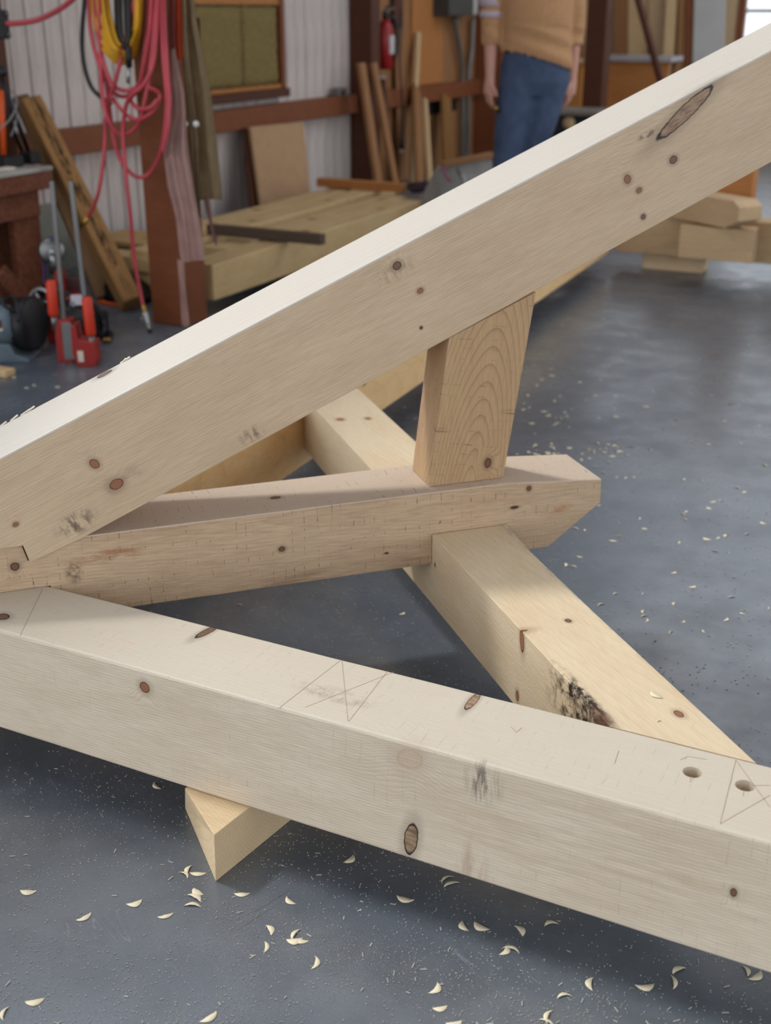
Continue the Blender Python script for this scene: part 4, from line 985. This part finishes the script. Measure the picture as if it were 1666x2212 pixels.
backboard(1505, 1574, -130, M_wsheet, 'white sheet leaning beside the far window', YB-.05, pb0=1498, pb1=1560, slant=.25)
bn = ony(1380, 128, 9.6)
bk = empty('back_bench', (bn.x+.08, 9.42, 0))
link('top', box_me('top', (-.36, -.2, .80), (.3, .2, .84), .004), plain('pale_bench_top', (170, 164, 168), .4), bk)
link('front_panel', box_me('front_panel', (-.34, -.17, .02), (.27, -.14, .795), .004), M_amber, bk)
for x in (-.33, .22): link('leg', box_me('leg', (x, -.138, 0), (x+.05, -.10, .795), .003), M_tan, bk); link('leg', box_me('leg', (x, .12, 0), (x+.05, .17, .795), .003), M_tan, bk)
tag(bk, 'amber fronted bench with a pale top against the back wall', 'bench')
bk2 = empty('side_cabinet', (ony(1258, 150, 9.2).x-.1, 9.2, 0))
link('carcass', box_me('carcass', (-.22, -.2, .3), (.17, .2, .78), .004), M_or, bk2); link('top', box_me('top', (-.24, -.22, .782), (.19, .22, .81), .003), M_light, bk2); link('plinth', box_me('plinth', (-.2, -.18, 0), (.15, .18, .298), .003), M_or, bk2)
tag(bk2, 'orange plywood cabinet behind the person', 'cabinet')
v = ony(1300, 100, 8.6)
post((v.x-.11, 8.52, 0), (v.x+.05, 8.68, 3.398), M_dkbrown, 'dark brown free-standing post right of the person')
a, b = ony(1374, -20, 8.95), ony(1432, 190, 8.9)
d_ = (b-a).normalized()
b2 = a+d_*((a.z-.03)/-d_.z)
o = tube('slanting_pole', [a-d_*1.2, b2], .03, M_dkbrown, None, 10, 1); tag(o, 'dark slanting pole in front of the beige sheets', 'pole')
# dark machine with a round opening
dm = empty('dust_collector', (ony(1240, 265, 7.6).x, 7.75, 0))
link('body', box_me('body', (-.2, -.14, .12), (.16, .2, .485), .01), M_dkst, dm)
link('table_top', box_me('table_top', (-.23, -.18, .487), (.19, .24, .52), .004), plain('grey_table', (120, 112, 104), .5), dm)
for x in (-.18, .09): link('leg', box_me('leg', (x, -.12, 0), (x+.05, .18, .118), .003), M_dkst, dm)
vv = ony(1229, 266, 7.6)-dm.location
lathe('round_light_panel', [(0, 0), (.045, 0), (.045, .012), (0, .013)], axis(Vector((vv.x, -.142, vv.z)), (0, -1, 0)), M_light, dm, 24)
tag(dm, 'dark metal cabinet with a pale round panel behind the person', 'cabinet')

# ================================================================== PERSON
PD = 6.2
pc = CAM+ray(1150, 150)*PD
vwh = Vector((FW.x, FW.y, 0)).normalized()
P0 = Vector((pc.x, pc.y, 0))
def pp(px, py, d=0.):
    """pixel -> person space (x right in the picture, y away from the camera, z up)"""
    v = onp(px, py, pc+vwh*d, vwh)-P0; return Vector((v.dot(RT), v.dot(vwh), v.z))
FPn = frm(RT, vwh, EZ, P0)
def loft(bm, rings, n=20):
    """rings: (centre, rx, ry[, tilt vector])"""
    R = []
    for r in rings:
        c, rx, ry = Vector(r[0]), r[1], r[2]; tz = r[3] if len(r) > 3 else (0, 0)
        R.append([bm.verts.new(c+Vector((rx*math.cos(a), ry*math.sin(a), tz[0]*math.cos(a)+tz[1]*math.sin(a)))) for a in [2*math.pi*i/n for i in range(n)]])
    for i in range(len(R)-1):
        for j in range(n): bm.faces.new((R[i][j], R[i][(j+1) % n], R[i+1][(j+1) % n], R[i+1][j]))
    bm.faces.new(R[0]); bm.faces.new(R[-1][::-1])
def limb(bm, pts, n=12, k=4):
    P = [Vector(p[:3]) for p in pts]; rr_ = [p[3] for p in pts]
    def R(u):
        x = u*(len(rr_)-1); i = min(int(x), len(rr_)-2); return rr_[i]+(rr_[i+1]-rr_[i])*(x-i)
    add_tube(bm, P, R, n, k)
def fuse(name, bm, mat, vox, parent=None, mw=None, sm=4):
    bmesh.ops.recalc_face_normals(bm, faces=bm.faces)
    me = bpy.data.meshes.new(name); bm.to_mesh(me); bm.free()
    o = link(name, me, mat, parent, mw)
    m = o.modifiers.new('r', 'REMESH'); m.mode = 'VOXEL'; m.voxel_size = vox
    s = o.modifiers.new('s', 'SMOOTH'); s.iterations = sm; s.factor = .5
    dg = bpy.context.evaluated_depsgraph_get(); dg.update()
    me2 = bpy.data.meshes.new_from_object(o.evaluated_get(dg)); o.modifiers.clear(); o.data = me2
    for f in me2.polygons: f.use_smooth = True
    if not me2.materials: me2.materials.append(mat)
    return o
M_skin = plain('skin', (196, 146, 130), .5, var=.05); M_sweat = plain('tan_knit', (186, 142, 102), .9, scale=60., var=.08, bump=.3)
M_jean = plain('blue_denim', (72, 88, 116), .85, scale=10., c2=(54, 66, 92)); M_hair = plain('brown_hair', (74, 50, 34), .6, sc=(1, 1, .1), scale=40.)
M_shoe = plain('brown_leather_shoe', (70, 48, 36), .6)
hipc = pp(1158, 128); cx = hipc.x
hipz = hipc.z
# limbs in person space
lhip, rhip = Vector((cx-.085, 0, .86)), Vector((cx+.085, .02, .86))
lk = pp(1094, 345); lk = Vector((lk.x+.0, -.03, .48)); rk = Vector((pp(1140, 330).x+.02, .03, .48))
la = Vector((lk.x-.01, .02, .09)); ra = Vector((rk.x+.03, .06, .09))
lsh, rsh = Vector((pp(1078, -120).x, .0, 1.36)), Vector((pp(1240, -120).x, .05, 1.36))
lel = pp(1062, 20); lel.y = .0
lwr = pp(1058, 168); lwr.y = -.03
rel_ = pp(1246, 40); rel_.y = .06
rwr = pp(1238, 170); rwr.y = .04
nk = Vector((cx+.01, .02, 1.44)); hd = Vector((cx+.01, -.02, 1.585))
def body_parts(bm):
    loft(bm, [((cx, .01, .80), .12, .09), ((cx, .01, .88), .17, .11), ((cx, .0, .98), .155, .10), ((cx, .0, 1.06), .135, .095), ((cx, .0, 1.18), .15, .10), ((cx, .01, 1.30), .165, .10), ((cx, .02, 1.38), .14, .08), ((cx, .02, 1.43), .055, .055)])
    limb(bm, [(*lhip, .088), (*((lhip+lk)/2), .075), (*lk, .056), (*((lk*.65+la*.35)+Vector((0, .02, 0))), .054), (*la, .038)])
    limb(bm, [(*rhip, .088), (*((rhip+rk)/2), .075), (*rk, .056), (*((rk*.65+ra*.35)+Vector((0, .02, 0))), .054), (*ra, .038)])
    for a in (la, ra): limb(bm, [(a.x, a.y+.05, .045, .038), (a.x, a.y-.02, .05, .04), (a.x, a.y-.1, .035, .034), (a.x, a.y-.17, .028, .026)])
    for sh, el, wr in ((lsh, lel, lwr), (rsh, rel_, rwr)):
        limb(bm, [(*(sh+Vector((-.02 if sh is rsh else .02, 0, 0))), .05), (*((sh+el)/2), .046), (*el, .038), (*((el+wr)/2), .035), (*wr, .025)])
    limb(bm, [(nk.x, nk.y, 1.36, .06), (nk.x, nk.y, 1.46, .054), (hd.x, hd.y+.01, 1.53, .056)])
    loft(bm, [((hd.x, hd.y-.02, hd.z-.115), .035, .04), ((hd.x, hd.y-.005, hd.z-.08), .058, .075), ((hd.x, hd.y, hd.z-.02), .07, .09), ((hd.x, hd.y+.005, hd.z+.05), .075, .095), ((hd.x, hd.y+.01, hd.z+.095), .055, .07), ((hd.x, hd.y+.01, hd.z+.112), .02, .03)])
    limb(bm, [(hd.x, hd.y-.085, hd.z+.01, .010), (hd.x, hd.y-.105, hd.z-.025, .014), (hd.x, hd.y-.09, hd.z-.035, .012)], 8)
    for sx in (-1, 1): limb(bm, [(hd.x+sx*.072, hd.y+.005, hd.z+.015, .014), (hd.x+sx*.078, hd.y+.008, hd.z-.015, .016), (hd.x+sx*.07, hd.y+.005, hd.z-.04, .010)], 8)
    # hands: palm, four fingers, thumb
    for wr, tip, side, dy in ((lwr, pp(1052, 240), 1, -.03), (rwr, pp(1232, 226), -1, .04)):
        d = (Vector((tip.x, wr.y, tip.z))-wr); L = d.length; d.normalize(); w = Vector((.35*side, -.94, 0)); w = (w-d*w.dot(d)).normalized()   # across the palm
        pn = d.cross(w).normalized()
        if pn.x*side < 0: pn = -pn          # curl towards the thigh
        limb(bm, [(*(wr+d*-.01), .026), (*(wr+d*.03), .030), (*(wr+d*.07), .030), (*(wr+d*.085), .022)])
        for o_ in (-.016, .016): limb(bm, [(*(wr+d*.02+w*o_), .018), (*(wr+d*.085+w*o_*1.4), .014)])
        for f_, (ow, ln) in enumerate(((.03, .072), (.011, .082), (-.009, .076), (-.028, .06))):
            b0 = wr+d*.082+w*ow; b1 = b0+d*ln*.45+pn*.006; b2_ = b1+d*ln*.28+pn*.022; b3 = b2_+d*ln*.10+pn*.024
            limb(bm, [(*b0, .0095), (*b1, .009), (*b2_, .0085), (*b3, .007)], 8)
        t0_ = wr+d*.035+w*.028; limb(bm, [(*t0_, .013), (*(t0_+w*.02+d*.025+pn*.012), .011), (*(t0_+w*.018+d*.055+pn*.028), .009)], 8)
bm = bmesh.new(); body_parts(bm)
person = fuse('person', bm, M_skin, .008, None, FPn, 4)
tag(person, 'person in a tan striped sweater and blue jeans standing behind the rafter', 'person')
bm = bmesh.new()
def legshell(h, k_, a_, g):
    limb(bm, [(*h, .088+g), (*((h+k_)/2), .080+g), (*k_, .062+g), (*((k_*.65+a_*.35)+Vector((0, .015, 0))), .058+g), (*(a_+Vector((0, 0, .01))), .05+g)])
legshell(lhip, lk, la, .012); legshell(rhip, rk, ra, .012)
loft(bm, [((cx, .01, .78), .11, .09), ((cx, .01, .85), .182, .118), ((cx, .01, .93), .178, .118), ((cx, .0, 1.0), .165, .11)])
jeans = fuse('jeans', bm, M_jean, .010, person, None, 5)
bm = bmesh.new()
hl = pp(1088, 96).z; hr = pp(1205, 158).z
loft(bm, [((cx, .0, (hl+hr)/2+.01), .195, .135, (-(hl-hr)/2*1.0, .0)), ((cx, .0, .95), .192, .132, (-.03, 0)), ((cx, .0, 1.05), .178, .125), ((cx, .0, 1.18), .175, .125), ((cx, .01, 1.30), .182, .12), ((cx, .02, 1.40), .15, .10), ((cx, .02, 1.455), .07, .07)], 28)
slv = pp(1060, 98); slv.y = -.015
for sh, el, e_ in ((lsh, lel, slv), (rsh, rel_, (rel_*.55+rwr*.45))):
    limb(bm, [(*(sh+Vector((-.03 if sh is rsh else .03, 0, .01))), .066), (*((sh+el)/2), .062), (*el, .056), (*((el+e_)/2), .052), (*e_, .050)])
sweater = fuse('sweater', bm, M_sweat, .007, person, None, 14)
for v in sweater.data.vertices:       # soft drape folds
    if v.co.z < 1.12: v.co += Vector((.0, -.006*math.sin(v.co.z*70+v.co.x*22), 0))
M_str = plain('lavender_stripe', (196, 180, 190), .9)
def band(nm, c0, c1, r, m):
    bm = bmesh.new(); add_tube(bm, [c0, c1], r, 16, 1); return link(nm, tomesh(nm, bm, True), m, sweater)
ax_ = (slv-lel).normalized()
for py0, py1 in ((-14, 14), (24, 38)):
    a = pp(1061, py0); b = pp(1060, py1); a.y = b.y = lel.y-.003
    band('sleeve_stripe', a, b, .0585, M_str)
bm = bmesh.new(); loft(bm, [((hd.x, hd.y+.045, hd.z-.09), .06, .05), ((hd.x, hd.y+.04, hd.z-.02), .082, .075), ((hd.x, hd.y+.02, hd.z+.06), .086, .095), ((hd.x, hd.y+.012, hd.z+.11), .064, .075), ((hd.x, hd.y+.01, hd.z+.126), .02, .02)])
fuse('hair', bm, M_hair, .01, person, None, 3)
M_eye = plain('dark_eye', (40, 30, 26), .3)
for sx in (-1, 1): lathe('eye', [(0, 0), (.009, .001), (.006, .005), (0, .006)], axis((hd.x+sx*.03, hd.y-.081, hd.z+.012), (0, -1, 0)), M_eye, person, 12)
stick('mouth', (hd.x-.022, hd.y-.076, hd.z-.066), (hd.x+.022, hd.y-.076, hd.z-.066), .008, .008, plain('lips', (160, 90, 84), .5), person)
for a in (la, ra):
    bm = bmesh.new(); limb(bm, [(a.x, a.y+.055, .05, .046), (a.x, a.y-.02, .055, .048), (a.x, a.y-.1, .04, .042), (a.x, a.y-.185, .032, .032)]); limb(bm, [(a.x, a.y, .04, .05), (a.x, a.y, .12, .052)])
    so = fuse('shoe', bm, M_shoe, .009, person, None, 3)
    for v in so.data.vertices: v.co.z = max(v.co.z, .004)
th_ = empty('pocket_tool', P0); th_.matrix_basis = FPn
h0 = pp(1072, 222, -.05); h1 = pp(1088, 258, -.05)
tube('tool_body', [h0, (h0+h1)/2+Vector((.006, 0, 0)), h1], .018, M_blk, th_, 10, 4); lathe('brass_disc', [(0, 0), (.012, 0), (.012, .006), (0, .007)], axis(pp(1071, 234, -.072), (0, -1, 0)), M_brass, th_, 14)
tag(th_, 'small black hand tool held against the thigh of the person', 'tool')

# ================================================================== SHAVINGS AND SAWDUST
M_chip = plain('pale_shaving', (236, 224, 194), .7, var=.1, scale=60.)
def chip_me(seed):
    r = random.Random(seed); bm = bmesh.new(); n = 9; top = []; bot = []
    L = 1.; w = r.uniform(.36, .52); bow = r.uniform(-.04, .14)
    for i in range(n+1):
        u = i/n; x = (u-.5)*L; e = math.sin(math.pi*u)**.75
        curl = .06*math.sin(math.pi*u)+r.uniform(-.01, .01)
        top.append((x, w*e, curl*.3+.0)); bot.append((x, (.02+bow)*e+r.uniform(-.015, .015), curl+.05*e))
    th_ = .022
    R = [[bm.verts.new(Vector(p)+Vector((0, 0, dz))) for p in row] for row, dz in ((top, 0), (bot, 0), (bot, th_), (top, th_))]
    for i in range(n):
        for k in range(4):
            a, b = R[k], R[(k+1) % 4]; bm.faces.new((a[i], a[i+1], b[i+1], b[i]))
    bm.faces.new([R[k][0] for k in range(4)]); bm.faces.new([R[k][n] for k in range(3, -1, -1)])
    bmesh.ops.remove_doubles(bm, verts=bm.verts, dist=1e-4)
    me = tomesh('wood_shaving', bm, True); me.materials.append(M_chip)
    mz = min(v.co.z for v in me.vertices)
    for v in me.vertices: v.co.z -= mz
    return me
CH = [chip_me(i) for i in range(6)]
def chip(P, size, rz, label, grp, z=.0003):
    o = link('wood_shaving', random.choice(CH)); o.location = (P.x, P.y, P.z+z); o.rotation_euler = (0, 0, rz); o.scale = (size, size*random.uniform(.75, 1.1), size*.8)
    tag(o, label, 'wood shaving', grp)
LF, GF = 'pale curled wood shaving on the floor in front of the foreground plate', 'shavings in front of the foreground plate'
fr = [(342, 1697), (395, 1892), (411, 1880), (428, 1886), (429, 1926), (419, 1941), (415, 1960), (62, 1924), (290, 1948), (357, 1977), (180, 1980), (523, 1930), (630, 1945), (580, 2010), (570, 2046), (641, 2020), (650, 2030), (636, 2028), (676, 2080), (752, 1855), (876, 1940), (968, 1901), (976, 1912), (1007, 2000), (1042, 1999), (1120, 2012), (1192, 2000), (1085, 2052), (1103, 2055), (935, 2134), (950, 2175), (980, 2207), (1190, 2198), (1180, 2210), (1220, 2156), (1282, 2126), (1393, 2127), (1452, 2122), (1468, 2098), (1608, 2098), (1630, 2106), (450, 2196), (75, 2160), (15, 2190)]
def front_label(px, py):
    if 380 < px < 440: return 'shaving in the little heap beside the angle cut offcut'
    if px < 380: return 'pale curled shaving on the floor left of the angle cut offcut'
    if px < 800: return 'pale curled shaving on the floor right of the angle cut offcut'
    if px < 1130: return 'pale curled shaving on the floor below the dark oval knot'
    return 'pale curled shaving on the floor towards the lower right corner'
for px, py in fr: chip(onz(px, py), random.uniform(.021, .027), random.uniform(0, 6.28), front_label(px, py), GF)
for px, py in ((516, 1308), (868, 1325), (892, 1232)): chip(onz(px, py), .016, random.uniform(0, 6), 'wood shaving on the dark floor inside the corner of the frame', 'shavings inside the frame corner')
LR, GR = 'pale wood shaving scattered on the floor right of the dragon beam', 'shavings right of the dragon beam'
rt_ = [(1253, 1203), (1238, 1225), (1300, 1307), (1458, 1305), (1393, 1332), (1395, 1340), (1495, 1267), (1452, 1368), (1465, 1172), (1570, 1158), (1550, 1162), (1528, 1164), (1545, 1192), (1572, 1194), (1380, 1120), (1480, 1105), (1474, 1112), (1479, 1122), (1592, 1055), (1605, 1063), (1560, 1082), (1540, 1084), (1605, 1325), (1393, 1142), (1243, 1142), (1262, 1145), (1297, 1093), (1372, 1031), (1350, 1032), (1330, 1031), (1288, 1010), (1302, 1022), (1314, 1000), (1577, 873), (1522, 871), (1535, 854), (1598, 876), (1565, 910), (1640, 920), (1326, 882), (1332, 900), (1620, 745), (1455, 1237), (1650, 1130)]
def right_label(px, py):
    if py < 935: return 'blurred shaving strewn on the floor well behind the strut' if px < 1290 else 'lone blurred shaving on the bright floor at the far right'
    if py < 1020: return 'shaving in the dense cluster just behind the end of the dragon beam' if px < 1400 else 'lone shaving on the floor right of the dense cluster'
    return 'pale shaving on the floor right of the golden brace' if py > 1190 else 'pale shaving on the floor right of the pointed beam end'
rnd = random.Random(11)
for _ in range(26): rt_.append((rnd.gauss(1310, 28), rnd.gauss(972, 12)))
for _ in range(26): rt_.append((rnd.gauss(1150, 45), rnd.gauss(972, 12)))
for _ in range(22): rt_.append((rnd.gauss(1200, 38), rnd.gauss(895, 12)))
for _ in range(18): rt_.append((rnd.gauss(1200, 60), rnd.gauss(850, 25)))
for _ in range(30): rt_.append((rnd.uniform(1180, 1660), rnd.uniform(680, 1400)))
for px, py in rt_:
    if px < 1112: px = 1112+random.uniform(0, 60)
    chip(onz(px, py), random.uniform(.013, .022), random.uniform(0, 6.28), right_label(px, py), GR)
for px, py in ((872, 880), (855, 890), (900, 905), (848, 902)): chip(onz(px, py), .018, random.uniform(0, 6), 'wood shaving on the floor between side plate and strut', 'shavings behind the strut')
for px, py in ((30, 815), (58, 838), (75, 832), (125, 836), (120, 810), (365, 712), (240, 757)): chip(onz(px, py), .02, random.uniform(0, 6), 'wood shaving on the floor near the red clamps', 'shavings near the clamps')
chip(Vector((*onz(1420, 1500, ZA1)[:2], ZA1)), .024, 2.6, 'single shaving lying on top of the golden brace', 'shaving on the brace')
chip(Vector((*onz(1425, 1558, ZA1)[:2], ZA1)), .008, 1., 'tiny shaving crumb lying on the golden brace', 'shaving on the brace')
# fine sawdust: slivers nobody could count
bm = bmesh.new(); rnd = random.Random(5)
def sliver(x, y, L, w, a):
    c, s = math.cos(a), math.sin(a); h = rnd.uniform(.0004, .0012)
    v = [bm.verts.new((x+c*i*L-s*j*w, y+s*i*L+c*j*w, .0004+k*h)) for k in (0, 1) for i, j in ((-1, -1), (1, -1), (1, 1), (-1, 1))]
    bm.faces.new(v[4:]); 
    for i in range(4): bm.faces.new((v[i], v[(i+1) % 4], v[4+(i+1) % 4], v[4+i]))
cl = [(rnd.uniform(0, 1666), rnd.uniform(1650, 2250)) for _ in range(60)]
for i in range(5200):
    if rnd.random() < .45: px, py = rnd.uniform(-60, 1720), rnd.uniform(1560, 2260)
    else:
        c = rnd.choice(cl); px, py = rnd.gauss(c[0], 70), rnd.gauss(c[1], 45)
    if py < 1500: continue
    P = onz(px, py); big = rnd.random() < .025
    sliver(P.x, P.y, rnd.uniform(.0025, .005) if big else rnd.uniform(.0004, .0013), rnd.uniform(.0005, .001) if big else rnd.uniform(.00022, .0005), rnd.uniform(0, 6.3))
for i in range(900):
    P = onz(rnd.uniform(300, 1100), rnd.uniform(1240, 1560)); sliver(P.x, P.y, rnd.uniform(.0006, .002), rnd.uniform(.0003, .0007), rnd.uniform(0, 6.3))
for i in range(900):
    P = onz(rnd.uniform(1150, 1700), rnd.uniform(650, 1500)); sliver(P.x, P.y, rnd.uniform(.001, .003), rnd.uniform(.0004, .001), rnd.uniform(0, 6.3))
sdust = link('sawdust', tomesh('sawdust', bm), plain('sawdust', (176, 174, 166), .9)); tag(sdust, 'fine sawdust and slivers strewn over the grey floor', 'sawdust', kind='stuff')
